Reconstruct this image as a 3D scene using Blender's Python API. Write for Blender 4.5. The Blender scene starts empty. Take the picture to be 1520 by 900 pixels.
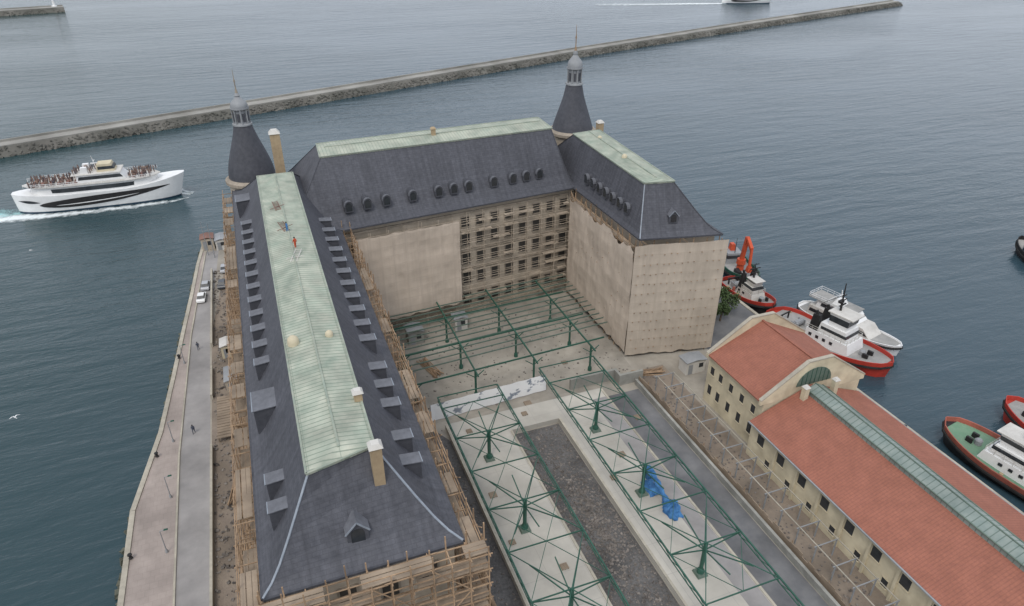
import bpy, math, random, bmesh
from mathutils import Vector, Matrix, noise
random.seed(11)
R=random.uniform
scene=bpy.context.scene
COL=scene.collection
W={}

# ------------------------------------------------------------------ mesh builder
class MB:
    def __init__(s): s.v=[];s.f=[];s.uv=[];s.M=None
    def add(s,pts):
        n=len(s.v)
        for p in pts:
            p=Vector(p)
            if s.M is not None: p=s.M@p
            s.v.append(p)
        return n
    def face(s,pts,uv=None):
        n=s.add(pts); s.f.append(tuple(range(n,n+len(pts)))); s.uv.append(uv)
    def hexa(s,a):
        n=s.add(a)
        for q in ((0,3,2,1),(4,5,6,7),(0,1,5,4),(1,2,6,5),(2,3,7,6),(3,0,4,7)):
            s.f.append(tuple(n+i for i in q)); s.uv.append(None)
    def box(s,x0,x1,y0,y1,z0,z1):
        s.hexa([(x0,y0,z0),(x1,y0,z0),(x1,y1,z0),(x0,y1,z0),(x0,y0,z1),(x1,y0,z1),(x1,y1,z1),(x0,y1,z1)])
    def frus(s,x0,x1,y0,y1,z0,z1,i0,i1=None,j0=None,j1=None):
        i1=i0 if i1 is None else i1; j0=i0 if j0 is None else j0; j1=j0 if j1 is None else j1
        s.hexa([(x0,y0,z0),(x1,y0,z0),(x1,y1,z0),(x0,y1,z0),(x0+i0,y0+j0,z1),(x1-i1,y0+j0,z1),(x1-i1,y1-j1,z1),(x0+i0,y1-j1,z1)])
    def beam(s,p,q,w,h=None):
        h=h or w; p=Vector(p);q=Vector(q);d=(q-p)
        if d.length<1e-6: return
        d.normalize(); up=Vector((0,0,1)) if abs(d.z)<.95 else Vector((1,0,0))
        a=d.cross(up).normalized()*w*.5; b=d.cross(a).normalized()*h*.5
        s.hexa([p-a-b,p+a-b,p+a+b,p-a+b,q-a-b,q+a-b,q+a+b,q-a+b])
    def prism(s,pts,z0,z1):
        n=len(pts); k=s.add([(x,y,z0) for x,y in pts]+[(x,y,z1) for x,y in pts])
        s.f.append(tuple(k+i for i in range(n))[::-1]); s.f.append(tuple(k+n+i for i in range(n))); s.uv+= [None,None]
        for i in range(n):
            j=(i+1)%n; s.f.append((k+i,k+j,k+n+j,k+n+i)); s.uv.append(None)
    def loft(s,rings,closed=True,caps=True):
        n=len(rings[0]); k=[s.add(r) for r in rings]
        for i in range(len(rings)-1):
            for j in range(n if closed else n-1):
                j2=(j+1)%n
                s.f.append((k[i]+j,k[i]+j2,k[i+1]+j2,k[i+1]+j)); s.uv.append(None)
        if caps and closed:
            s.f.append(tuple(k[0]+i for i in range(n))[::-1]); s.f.append(tuple(k[-1]+i for i in range(n))); s.uv+=[None,None]
    def lathe(s,cx,cy,prof,n=24):
        s.loft([[(cx+r*math.cos(2*math.pi*i/n),cy+r*math.sin(2*math.pi*i/n),z) for i in range(n)] for r,z in [(max(r,.002),z) for r,z in prof]])
    def tube(s,p,q,r,n=8,r2=None):
        p=Vector(p);q=Vector(q);d=(q-p).normalized();up=Vector((0,0,1)) if abs(d.z)<.95 else Vector((1,0,0))
        a=d.cross(up).normalized();b=d.cross(a);r2=r if r2 is None else r2
        s.loft([[c+(a*math.cos(2*math.pi*i/n)+b*math.sin(2*math.pi*i/n))*rr for i in range(n)] for c,rr in ((p,r),(q,r2))])
    def rock(s,x,y,z,r):
        m=Matrix.Translation((x,y,z))@Matrix.Rotation(R(0,6.28),4,Vector((R(-1,1),R(-1,1),R(-1,1)+.01)).normalized())
        k=[]
        for sx in (-1,1):
            for sy in (-1,1):
                for sz in (-1,1): k.append(m@Vector((sx*r*R(.5,1),sy*r*R(.5,1),sz*r*R(.4,.8))))
        s.hexa([k[0],k[4],k[6],k[2],k[1],k[5],k[7],k[3]])

def finish(name,mb,mat,smooth=None,recenter=True):
    me=bpy.data.meshes.new(name)
    if recenter and mb.v:
        xs=[p.x for p in mb.v];ys=[p.y for p in mb.v];zs=[p.z for p in mb.v]
        c=Vector(((min(xs)+max(xs))/2,(min(ys)+max(ys))/2,min(zs)))
    else: c=Vector((0,0,0))
    me.from_pydata([p-c for p in mb.v],[],mb.f)
    if any(u is not None for u in mb.uv):
        ul=me.uv_layers.new(name="UVMap")
        for poly,u in zip(me.polygons,mb.uv):
            for k,li in enumerate(poly.loop_indices):
                ul.data[li].uv=u[k] if u is not None else (0,0)
    bm=bmesh.new();bm.from_mesh(me);bmesh.ops.recalc_face_normals(bm,faces=bm.faces);bm.to_mesh(me);bm.free()
    if smooth:
        me.polygons.foreach_set("use_smooth",[True]*len(me.polygons)); me.set_sharp_from_angle(angle=math.radians(smooth))
    for m in (mat if isinstance(mat,(list,tuple)) else [mat]): me.materials.append(m)
    o=bpy.data.objects.new(name,me);o.location=c;COL.objects.link(o);W[o]=c
    return o
def tag(o,label,cat,group=None,kind=None):
    if label:o["label"]=label
    if cat:o["category"]=cat
    if group:o["group"]=group
    if kind:o["kind"]=kind
    return o
def thing(name,loc,label,cat,group=None,kind=None):
    o=bpy.data.objects.new(name,None);o.empty_display_size=.5;o.location=loc;COL.objects.link(o);W[o]=Vector(loc)
    return tag(o,label,cat,group,kind)
def part(name,mb,mat,root,smooth=None,label=None):
    o=finish(name,mb,mat,smooth);o.parent=root;o.matrix_parent_inverse=Matrix.Translation(-W[root])
    if label:o["label"]=label
    return o
def solo(name,mb,mat,label,cat,group=None,kind=None,smooth=None):
    return tag(finish(name,mb,mat,smooth),label,cat,group,kind)
def struct(name,mb,mat,smooth=None,recenter=True):
    o=finish(name,mb,mat,smooth,recenter);o["kind"]="structure";return o
def dup(root,loc,rz=None,group=None,label=None,scale=None):
    def rec(o,par):
        inv=o.matrix_parent_inverse.copy()
        c=o.copy();COL.objects.link(c)
        if par is not None:
            c.parent=par;c.matrix_parent_inverse=inv
        for ch in o.children: rec(ch,c)
        return c
    n=rec(root,None);n.location=loc
    if rz is not None:n.rotation_euler=(0,0,rz)
    if scale:n.scale=(scale,)*3
    if group:n["group"]=group
    if label:n["label"]=label
    return n

# ------------------------------------------------------------------ materials
def mat(name,c1,c2=None,scale=1.,rough=.85,metal=0,bump=0,bscale=None,stain=.25,sscale=.12,lines=(),coord='Object',brick=None,stretch=(1,1,1),spec=.3,contrast=(.35,.65),streak=0):
    m=bpy.data.materials.new(name);m.use_nodes=True;nt=m.node_tree;N=nt.nodes;L=nt.links
    P=N["Principled BSDF"];P.inputs["Roughness"].default_value=rough;P.inputs["Metallic"].default_value=metal
    P.inputs["Specular IOR Level"].default_value=spec
    tc=N.new("ShaderNodeTexCoord");src=tc.outputs[coord]
    mp=N.new("ShaderNodeMapping");mp.inputs["Scale"].default_value=stretch;L.new(src,mp.inputs[0])
    nz=N.new("ShaderNodeTexNoise");nz.inputs["Scale"].default_value=scale;nz.inputs["Detail"].default_value=7;nz.inputs["Roughness"].default_value=.65
    L.new(mp.outputs[0],nz.inputs["Vector"])
    rp=N.new("ShaderNodeValToRGB");c2=c2 or tuple(x*.8 for x in c1)
    rp.color_ramp.elements[0].position=contrast[0];rp.color_ramp.elements[1].position=contrast[1]
    rp.color_ramp.elements[0].color=(*c1,1);rp.color_ramp.elements[1].color=(*c2,1);L.new(nz.outputs["Fac"],rp.inputs[0])
    col=rp.outputs[0]
    def mul(a,b_fac,lo,hi):
        mr=N.new("ShaderNodeMapRange");mr.inputs[1].default_value=.3;mr.inputs[2].default_value=.7;mr.inputs[3].default_value=lo;mr.inputs[4].default_value=hi
        L.new(b_fac,mr.inputs[0]);mx=N.new("ShaderNodeMix");mx.data_type='RGBA';mx.blend_type='MULTIPLY';mx.inputs[0].default_value=1
        L.new(a,mx.inputs[6]);L.new(mr.outputs[0],mx.inputs[7]);return mx.outputs[2]
    if stain:
        n2=N.new("ShaderNodeTexNoise");n2.inputs["Scale"].default_value=sscale;n2.inputs["Detail"].default_value=5;L.new(src,n2.inputs["Vector"])
        col=mul(col,n2.outputs["Fac"],1-stain,1+stain*.5)
    if streak:
        m2=N.new("ShaderNodeMapping");m2.inputs["Scale"].default_value=(1.6,.07,1);L.new(src,m2.inputs[0])
        n2=N.new("ShaderNodeTexNoise");n2.inputs["Scale"].default_value=1;n2.inputs["Detail"].default_value=4;L.new(m2.outputs[0],n2.inputs["Vector"])
        col=mul(col,n2.outputs["Fac"],1-streak,1+streak*.5)
    if brick:
        bt=N.new("ShaderNodeTexBrick");bt.inputs["Scale"].default_value=1;bt.inputs["Brick Width"].default_value=brick[0];bt.inputs["Row Height"].default_value=brick[1]
        bt.inputs["Mortar Size"].default_value=brick[2];bt.inputs["Color1"].default_value=(1,1,1,1);k=brick[4] if len(brick)>4 else .85
        bt.inputs["Color2"].default_value=(k,k,k,1);bt.inputs["Mortar"].default_value=(brick[3],)*3+(1,)
        L.new(src,bt.inputs["Vector"]);mx=N.new("ShaderNodeMix");mx.data_type='RGBA';mx.blend_type='MULTIPLY';mx.inputs[0].default_value=1
        L.new(col,mx.inputs[6]);L.new(bt.outputs["Color"],mx.inputs[7]);col=mx.outputs[2]
    if lines:
        sp=N.new("ShaderNodeSeparateXYZ");L.new(src,sp.inputs[0])
        for ax,per,wid,lc,st in lines:
            d=N.new("ShaderNodeMath");d.operation='DIVIDE';d.inputs[1].default_value=per;L.new(sp.outputs[ax],d.inputs[0])
            fr=N.new("ShaderNodeMath");fr.operation='FRACT';L.new(d.outputs[0],fr.inputs[0])
            lt=N.new("ShaderNodeMath");lt.operation='LESS_THAN';lt.inputs[1].default_value=wid/per;L.new(fr.outputs[0],lt.inputs[0])
            ms=N.new("ShaderNodeMath");ms.operation='MULTIPLY';ms.inputs[1].default_value=st;L.new(lt.outputs[0],ms.inputs[0])
            mx=N.new("ShaderNodeMix");mx.data_type='RGBA';L.new(ms.outputs[0],mx.inputs[0]);L.new(col,mx.inputs[6]);mx.inputs[7].default_value=(*lc,1);col=mx.outputs[2]
    L.new(col,P.inputs["Base Color"])
    if bump:
        n3=N.new("ShaderNodeTexNoise");n3.inputs["Scale"].default_value=bscale or scale*3;n3.inputs["Detail"].default_value=5;L.new(src,n3.inputs["Vector"])
        b=N.new("ShaderNodeBump");b.inputs["Strength"].default_value=bump;b.inputs["Distance"].default_value=.15;L.new(n3.outputs["Fac"],b.inputs["Height"]);L.new(b.outputs[0],P.inputs["Normal"])
    return m
M={}
M['slate']=mat("slate",(.078,.081,.095),(.108,.110,.126),1.5,.62,stain=.14,sscale=.15,coord='UV',brick=(.9,.45,.03,.76,.88),bump=.15,bscale=6,streak=.2)
M['slateflat']=mat("slate_plain",(.062,.065,.076),(.088,.09,.103),1.5,.6,stain=.2)
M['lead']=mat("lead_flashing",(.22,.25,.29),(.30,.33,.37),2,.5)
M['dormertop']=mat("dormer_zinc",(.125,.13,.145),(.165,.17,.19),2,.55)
M['copperY']=mat("copper_patina_cross_seams",(.27,.325,.26),(.46,.465,.38),.5,.75,stain=.28,sscale=.35,lines=((1,.62,.13,(.16,.2,.16),.7),(0,2.9,.08,(.17,.21,.17),.5)),contrast=(.28,.72))
M['copperX']=mat("copper_patina_seams",(.29,.335,.27),(.45,.455,.37),.5,.75,stain=.25,sscale=.3,lines=((0,.62,.12,(.18,.22,.18),.55),),contrast=(.28,.72))
M['capping']=mat("ridge_capping",(.24,.29,.24),(.35,.37,.30),1,.7)
M['stone']=mat("weathered_stone",(.42,.36,.29),(.30,.26,.21),.6,.9,stain=.3,brick=(1.2,.5,.03,.8,.92),bump=.2)
M['stonewall']=mat("stone_facade",(.52,.45,.36),(.40,.345,.275),.35,.9,stain=.2,lines=((2,.5,.05,(.28,.24,.19),.35),),bump=.2)
M['glassdark']=mat("dark_glazing",(.018,.022,.026),(.05,.055,.06),.5,.15,stain=0,spec=.5)
M['glassdusty']=mat("dusty_glazing",(.03,.03,.03),(.07,.066,.06),.5,.4,stain=.3,spec=.4)
M['wood']=mat("scaffold_timber",(.41,.285,.18),(.27,.185,.12),1.2,.9,stain=.4,sscale=.35)
M['polelight']=mat("pale_scaffold_pole",(.52,.44,.345),(.40,.335,.265),1.2,.9,stain=.25,sscale=.5)
M['plank']=mat("scaffold_planks",(.38,.30,.22),(.25,.195,.145),.8,.9,stain=.4,sscale=.4)
M['net']=mat("scaffold_netting",(.56,.475,.39),(.51,.43,.35),.5,.95,stain=.08,sscale=.2,coord='UV',lines=((0,2.4,.14,(.44,.37,.30),.35),(1,1.95,.2,(.44,.37,.30),.35)),stretch=(1.5,.5,1),streak=.08)  # streak paints faint fold shading into the sheet colour
M['netdot']=mat("scaffold_netting_tied",(.50,.43,.35),(.45,.385,.315),.4,.95,stain=.1,sscale=.2,coord='UV',lines=((0,2.3,.14,(.39,.33,.27),.25),(1,1.95,.22,(.37,.31,.25),.3)),stretch=(1.5,.5,1),streak=.08)  # fold shading put into the colour by streak, as on the plain netting
M['steel']=mat("green_painted_steel",(.025,.09,.065),(.04,.12,.085),2,.5,stain=.3)
M['steelpale']=mat("faded_green_steel",(.10,.15,.12),(.15,.19,.155),2,.6,stain=.3)
M['concrete']=mat("pale_concrete",(.53,.50,.44),(.43,.405,.355),.25,.9,stain=.25,sscale=.08,bump=.15,lines=((0,5,.07,(.33,.31,.28),.6),(1,5,.07,(.33,.31,.28),.6)),contrast=(.3,.7))
M['concrete2']=mat("worn_concrete",(.40,.365,.31),(.27,.245,.205),.22,.95,stain=.35,sscale=.1,bump=.3,contrast=(.3,.7))
M['gravel']=mat("dark_ballast",(.095,.092,.09),(.165,.157,.15),2.6,.95,stain=.4,sscale=.2,bump=.8,bscale=7)
M['rubble']=mat("rubble_stone",(.28,.25,.22),(.12,.105,.095),1.3,.95,stain=.5,sscale=.6)
M['dirt']=mat("bare_earth",(.31,.255,.20),(.19,.155,.125),.4,.95,stain=.4,sscale=.2,bump=.6,bscale=3)
M['asphalt']=mat("asphalt",(.13,.132,.137),(.185,.183,.183),.3,.9,stain=.35,sscale=.12,bump=.1)
M['road']=mat("old_road",(.27,.258,.25),(.34,.322,.31),.3,.9,stain=.25,sscale=.1,bump=.1)
M['paving']=mat("pinkish_paving",(.40,.34,.305),(.335,.285,.255),.4,.9,stain=.25,sscale=.12,brick=(1.0,1.0,.04,.88,.94))
M['kerb']=mat("kerb_stone",(.48,.44,.36),(.37,.34,.28),1,.9)
M['moss']=mat("algae_stone",(.085,.095,.07),(.13,.13,.10),.6,.8,stain=.4,bump=.4)
M['rock']=mat("breakwater_rock",(.19,.18,.16),(.11,.11,.095),.12,.95,stain=.3,sscale=.05,bump=.4,bscale=1)
M['rocktop']=mat("breakwater_cap",(.35,.34,.31),(.25,.24,.215),.08,.95,stain=.3,sscale=.03,bump=.2)
M['cream']=mat("cream_render",(.64,.57,.41),(.55,.48,.34),.5,.9,stain=.25,sscale=.3)
M['tile']=mat("red_roof_tiles",(.365,.145,.095),(.275,.11,.08),3.0,.88,stain=.14,sscale=.5,lines=((1,.42,.10,(.17,.075,.055),.35),(0,.5,.07,(.19,.08,.06),.22)),bump=.4,bscale=5,contrast=(.3,.7))
M['skylight']=mat("skylight_glazing",(.20,.25,.23),(.28,.32,.29),.6,.35,stain=.3,lines=((1,.8,.12,(.10,.14,.12),.8),))
M['white']=mat("white_paint",(.80,.80,.79),(.73,.73,.72),.6,.4,stain=.08,spec=.5)
M['offwhite']=mat("worn_white_paint",(.64,.62,.58),(.52,.50,.46),.6,.6,stain=.2)
M['red']=mat("red_hull_paint",(.50,.05,.035),(.36,.045,.03),.5,.5,stain=.25)
M['rust']=mat("rusty_red_rail",(.40,.12,.085),(.28,.09,.065),.7,.7,stain=.3)
M['black']=mat("black_paint",(.018,.018,.02),(.035,.033,.032),1,.6)
M['deckgreen']=mat("green_deck_paint",(.13,.25,.16),(.19,.29,.20),.4,.7,stain=.3)
M['deckgrey']=mat("grey_deck",(.27,.27,.26),(.36,.35,.33),.5,.8)
M['deckred']=mat("red_deck",(.26,.13,.10),(.18,.11,.09),.7,.8)
M['orange']=mat("orange_paint",(.62,.10,.04),(.5,.085,.035),.8,.5)
M['blue']=mat("blue_tarpaulin",(.04,.15,.36),(.08,.24,.48),.9,.6,stain=.4,sscale=.8,bump=.6,bscale=2)
M['navy']=mat("navy_hull_paint",(.03,.06,.10),(.02,.05,.07),.8,.5)
M['tan']=mat("tan_brick",(.52,.40,.25),(.40,.30,.19),1,.9,brick=(.6,.25,.03,.8,.9),stain=.25)
M['crowd']=mat("crowd_clothing",(.30,.20,.15),(.10,.095,.11),1.1,.9,stain=.4,sscale=2,contrast=(.42,.58))
M['rubber']=mat("rubber",(.02,.02,.02),(.035,.035,.035),1,.9)
M['greycar']=mat("silver_car_paint",(.42,.43,.45),(.38,.39,.41),1,.35,spec=.6)
M['darkcar']=mat("dark_car_paint",(.05,.055,.065),(.06,.065,.075),1,.35,spec=.6)
M['grey']=mat("grey_metal",(.32,.33,.34),(.26,.27,.28),1,.6)
M['banner']=mat("printed_banner",(.76,.76,.75),(.22,.25,.29),.45,.8,stain=.1,contrast=(.56,.60),stretch=(1,1,1.5))
M['fencegrey']=mat("site_hoarding",(.36,.355,.32),(.25,.245,.22),.5,.9,stain=.4)
M['leaf']=mat("leaves",(.05,.085,.03),(.09,.13,.05),.8,.8,stain=.3,sscale=.5)
M['bark']=mat("bark",(.12,.09,.06),(.08,.06,.045),2,.95)
M['cloth']=mat("dark_clothing",(.06,.07,.10),(.09,.1,.13),2,.9)

def water():
    m=bpy.data.materials.new("sea_water");m.use_nodes=True;nt=m.node_tree;N=nt.nodes;L=nt.links;P=N["Principled BSDF"]
    P.inputs["Roughness"].default_value=.16;P.inputs["IOR"].default_value=1.36
    tc=N.new("ShaderNodeTexCoord")
    def nz(sc,rot,st,det=4,rough=.55):
        mp=N.new("ShaderNodeMapping");mp.inputs["Rotation"].default_value=(0,0,rot);mp.inputs["Scale"].default_value=st;L.new(tc.outputs["Object"],mp.inputs[0])
        n=N.new("ShaderNodeTexNoise");n.inputs["Scale"].default_value=sc;n.inputs["Detail"].default_value=det;n.inputs["Roughness"].default_value=rough;n.inputs["Distortion"].default_value=.3;L.new(mp.outputs[0],n.inputs["Vector"]);return n.outputs["Fac"]
    a=nz(.14,math.radians(-22),(.35,1.5,1),5);b=nz(.8,math.radians(-10),(.5,1.3,1),4);c=nz(.006,.4,(1,2.2,1),3)
    # base colour darker and greener towards negative X, bluer towards positive X
    sp=N.new("ShaderNodeSeparateXYZ");L.new(tc.outputs["Object"],sp.inputs[0])
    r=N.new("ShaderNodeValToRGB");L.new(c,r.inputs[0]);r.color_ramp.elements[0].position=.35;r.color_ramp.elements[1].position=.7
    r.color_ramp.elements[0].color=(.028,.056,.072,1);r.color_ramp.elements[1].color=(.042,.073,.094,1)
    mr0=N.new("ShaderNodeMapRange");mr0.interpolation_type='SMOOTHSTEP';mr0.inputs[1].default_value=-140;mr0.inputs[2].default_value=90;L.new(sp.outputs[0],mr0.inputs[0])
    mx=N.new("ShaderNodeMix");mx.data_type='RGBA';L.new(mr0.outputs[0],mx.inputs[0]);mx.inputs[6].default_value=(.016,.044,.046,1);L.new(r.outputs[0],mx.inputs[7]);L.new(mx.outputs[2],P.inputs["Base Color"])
    ad=N.new("ShaderNodeMath");ad.operation='MULTIPLY_ADD';L.new(b,ad.inputs[0]);ad.inputs[1].default_value=.24;L.new(a,ad.inputs[2])
    mr=N.new("ShaderNodeMapRange");mr.inputs[1].default_value=.35;mr.inputs[2].default_value=.65;mr.inputs[3].default_value=.35;mr.inputs[4].default_value=1.;L.new(nz(.006,.9,(1,3,1),3),mr.inputs[0])
    bp=N.new("ShaderNodeBump");bp.inputs["Distance"].default_value=.75;L.new(mr.outputs[0],bp.inputs["Strength"]);L.new(ad.outputs[0],bp.inputs["Height"]);L.new(bp.outputs[0],P.inputs["Normal"])
    return m
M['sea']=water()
def foam(name,tint,dens):
    m=bpy.data.materials.new(name);m.use_nodes=True;nt=m.node_tree;N=nt.nodes;L=nt.links;P=N["Principled BSDF"]
    P.inputs["Base Color"].default_value=(*tint,1);P.inputs["Roughness"].default_value=.7
    tc=N.new("ShaderNodeTexCoord");n=N.new("ShaderNodeTexNoise");n.inputs["Scale"].default_value=.35;n.inputs["Detail"].default_value=8;n.inputs["Roughness"].default_value=.7;L.new(tc.outputs["Object"],n.inputs["Vector"])
    sp=N.new("ShaderNodeSeparateXYZ");L.new(tc.outputs["UV"],sp.inputs[0])
    s=N.new("ShaderNodeMath");s.operation='PINGPONG';s.inputs[1].default_value=.5;L.new(sp.outputs[1],s.inputs[0])
    mu=N.new("ShaderNodeMath");mu.operation='MULTIPLY';L.new(s.outputs[0],mu.inputs[0]);L.new(sp.outputs[0],mu.inputs[1])
    ad=N.new("ShaderNodeMath");ad.operation='MULTIPLY_ADD';L.new(mu.outputs[0],ad.inputs[0]);ad.inputs[1].default_value=dens;L.new(n.outputs["Fac"],ad.inputs[2])
    mr=N.new("ShaderNodeMapRange");mr.inputs[1].default_value=.62;mr.inputs[2].default_value=.95;L.new(ad.outputs[0],mr.inputs[0]);L.new(mr.outputs[0],P.inputs["Alpha"])
    return m
M['foam']=foam("sea_foam",(.75,.8,.8),.95)
M['foamcyan']=foam("churned_water",(.32,.55,.55),.8)

# ------------------------------------------------------------------ sea and land
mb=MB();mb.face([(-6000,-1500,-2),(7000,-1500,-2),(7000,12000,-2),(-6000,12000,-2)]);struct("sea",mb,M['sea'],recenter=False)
land=[(-26,-120),(-26,85),(-23.3,102),(-22,118),(-21,132),(-19.6,150),(-18.6,165),(-17.5,176),(-10,177),(-8,166),(92,168),(92.5,112),(92.5,-120)]
mb=MB();mb.prism(land,-5,0);struct("ground",mb,M['concrete2'],recenter=False)
mb=MB();mk=MB()
for i in range(len(land)-1):
    p=Vector((*land[i],0));q=Vector((*land[i+1],0))
    d=(q-p).normalized();n=Vector((-d.y,d.x,0))
    a=p+n*.12;b=q+n*.12
    mb.beam(a+Vector((0,0,-1.5)),b+Vector((0,0,-1.5)),.3,1.4)
    mk.beam(p-n*.25+Vector((0,0,.08)),q-n*.25+Vector((0,0,.08)),.7,.2)
struct("quay_wall",mb,M['moss']);struct("kerb",mk,M['kerb'])
def sheet(name,pts,m,z=.004):
    mb=MB();mb.face([(x,y,z) for x,y in pts]);return struct(name,mb,m)
sheet("pavement",[(-25.4,-100),(-19.7,-100),(-19.7,60),(-20.2,95),(-19.3,132),(-16.8,172),(-17.8,172),(-20.3,132),(-22.7,102),(-25.4,85)],M['paving'])
sheet("road",[(-19.4,-100),(-15.6,-100),(-15.4,90),(-15.6,132),(-13.6,172),(-16.4,172),(-18.9,132),(-19.8,95),(-19.4,60)],M['road'],.006)
mb=MB();mb.beam((-19.5,-100,.08),(-19.5,60,.08),.25,.2);mb.beam((-19.5,60,.08),(-20,95,.08),.25,.2);mb.beam((-20,95,.08),(-19.1,132,.08),.25,.2);mb.beam((-19.1,132,.08),(-16.6,172,.08),.25,.2)
struct("road_kerb",mb,M['kerb'])
sheet("dirt_strip",[(-15.2,-100),(-5.5,-100),(-5.5,165),(-12,165),(-15.2,132)],M['dirt'],.008)
sheet("courtyard_paving",[(13.5,88.5),(58,88.5),(60,123),(11,118)],M['concrete2'],.01)
sheet("track_bed",[(11,-60),(21,-60),(21,83),(18.5,88),(11,88)],M['gravel'],.012)
sheet("pit_floor",[(30.7,-60),(38.8,-60),(38.8,81.3),(30.7,81.3)],M['gravel'],.014)
sheet("asphalt_lane",[(49.6,-60),(56,-60),(56,85),(49.6,85)],M['asphalt'],.012)
sheet("dirt_yard",[(56.6,-60),(64,-60),(64,90),(56.6,90)],M['dirt'],.011)
sheet("quay_apron",[(75,80),(92,80),(92,150),(75,150)],M['asphalt'],.012)
sheet("quay_apron_side",[(84,-60),(92,-60),(92,79.9),(84,79.9)],M['concrete2'],.012)
mb=MB();mb.prism([(20.8,-60),(30.6,-60),(30.6,81.5),(38.9,81.5),(38.9,-60),(49.3,-60),(49.3,86.5),(20.8,86.5)],0,.95);struct("platform",mb,M['concrete'])
mb=MB()
for x in (20.95,30.45,39.05,49.15): mb.beam((x,-60,1.0),(x,81.3 if x in(30.45,39.05) else 86.3,1.0),.35,.1)
struct("platform_edge",mb,M['kerb'])
sheet("platform_lane",[(46.2,-60),(48.9,-60),(48.9,84),(46.2,84)],M['road'],.958)
mb=MB()
for i in range(2600):
    x=R(31,38.6);y=R(36,81);mb.rock(x,y,.02,R(.04,.13) if random.random()<.95 else R(.15,.28))
for i in range(700):
    x=random.gauss(35,1.5);y=random.gauss(60,6)
    if 31<x<38.6:mb.rock(x,y,.02,R(.08,.24))
solo("rubble",mb,M['rubble'],"grey stone rubble scattered over the track pit","rubble",kind="stuff")
mb=MB()
for i in range(1100):
    x=R(-14.8,-9);y=R(55,160);mb.rock(x,y,.02,R(.06,.3))
for i in range(500):
    x=R(57,62.5);y=R(30,90);mb.rock(x,y,.02,R(.05,.22))
for i in range(400):
    x=R(13.6,20.4);y=R(40,87);mb.rock(x,y,.02,R(.05,.18))
for i in range(500):
    x=R(14,58);y=R(89,118);mb.rock(x,y,.02,R(.03,.2))
solo("debris",mb,M['rubble'],"loose building debris on bare earth beside the works","debris",kind="stuff")
mb=MB()
for i in range(330):
    y=R(55,176)
    for k in range(7):
        if land[k][1]<=y<=land[k+1][1]:
            tt=(y-land[k][1])/(land[k+1][1]-land[k][1]);x=land[k][0]+tt*(land[k+1][0]-land[k][0])
            mb.rock(x-R(.1,.8),y,R(-2.3,-1.6),R(.25,.6))
solo("shore_rocks",mb,M['moss'],"dark wet stones along the foot of the quay","rocks",kind="stuff")

# ------------------------------------------------------------------ station building
ST=thing("station_building",(25,120,0),"large historic station with slate mansard roofs and round towers under restoration","station building")
PROF=[(0,0),(.16,.07),(.32,.20),(.52,.42),(.76,.71),(1,1)]
def mansard(outer,inner,z0,z1,copper,prof=PROF,ridge=.45,along='y',bright=(0,1,2,3)):
    mb=MB();rings=[]
    for t,h in prof: rings.append([Vector((o[0]+(i[0]-o[0])*t,o[1]+(i[1]-o[1])*t,z0+(z1-z0)*h)) for o,i in zip(outer,inner)])
    for k in range(4):
        k2=(k+1)%4;d=(Vector((*outer[k2],0))-Vector((*outer[k],0))).normalized();v=0
        for r in range(len(rings)-1):
            a,b,c,e=rings[r][k],rings[r][k2],rings[r+1][k2],rings[r+1][k]
            n=max(1,int((b-a).length/8));dv=((a+b)/2-(c+e)/2).length
            for s in range(n):
                s0,s1=s/n,(s+1)/n
                P=[a.lerp(b,s0),a.lerp(b,s1),e.lerp(c,s1),e.lerp(c,s0)]
                o0=Vector((*outer[k],0))
                mb.face(P,[((P[0]-o0).dot(d),v),((P[1]-o0).dot(d),v),((P[2]-o0).dot(d),v+dv),((P[3]-o0).dot(d),v+dv)])
            v+=dv
    roof=part("roof",mb,M['slate'],ST)
    for k in range(4):
        mb=MB()
        for r in range(len(rings)-1): mb.beam(rings[r][k]+Vector((0,0,.03)),rings[r+1][k]+Vector((0,0,.03)),.2,.1)
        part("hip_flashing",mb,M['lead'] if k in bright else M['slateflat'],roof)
    mb=MB()
    for k in range(4):
        k2=(k+1)%4;a=rings[0][k].copy();b=rings[0][k2].copy();a.z-=.12;b.z-=.12;mb.beam(a,b,.4,.26)
    part("gutter",mb,M['slateflat'],roof)
    c=sum((Vector((*i,0)) for i in inner),Vector())/4
    I=[Vector((i[0]+(.25 if i[0]>c.x else -.25),i[1]+(.25 if i[1]>c.y else -.25),z1)) for i in inner]
    mb=MB();lo=[p-Vector((0,0,.25)) for p in I]
    if along=='y':
        n=(I[0]+I[1])/2;f=(I[2]+I[3])/2;n.z+=ridge;f.z+=ridge;n.y+=1.2;f.y-=1.2
        mb.face([I[0],n,f,I[3]]);mb.face([I[1],n,f,I[2]]);mb.face([I[0],I[1],n]);mb.face([I[3],I[2],f])
    else:
        n=(I[0]+I[3])/2;f=(I[1]+I[2])/2;n.z+=ridge;f.z+=ridge;n.x+=1.2;f.x-=1.2
        mb.face([I[0],n,f,I[1]]);mb.face([I[3],n,f,I[2]]);mb.face([I[0],I[3],n]);mb.face([I[1],I[2],f])
    for k in range(4):mb.face([I[k],I[(k+1)%4],lo[(k+1)%4],lo[k]])
    part("roof_ridge",mb,copper,roof)
    mb=MB();mb.beam(n+Vector((0,0,.05)),f+Vector((0,0,.05)),.22,.12)
    for k in range(4):mb.beam(I[k]+Vector((0,0,.03)),I[(k+1)%4]+Vector((0,0,.03)),.2,.12)
    part("ridge_capping",mb,M['capping'],roof)
    return roof
LWo=[(-6.3,43.2),(11.4,43.2),(11.4,147),(-6.3,147)];LWi=[(-.8,48.4),(5,50),(5,129),(-.8,129)]
roofL=mansard(LWo,LWi,24,32,M['copperY'],bright=(0,1))
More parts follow.
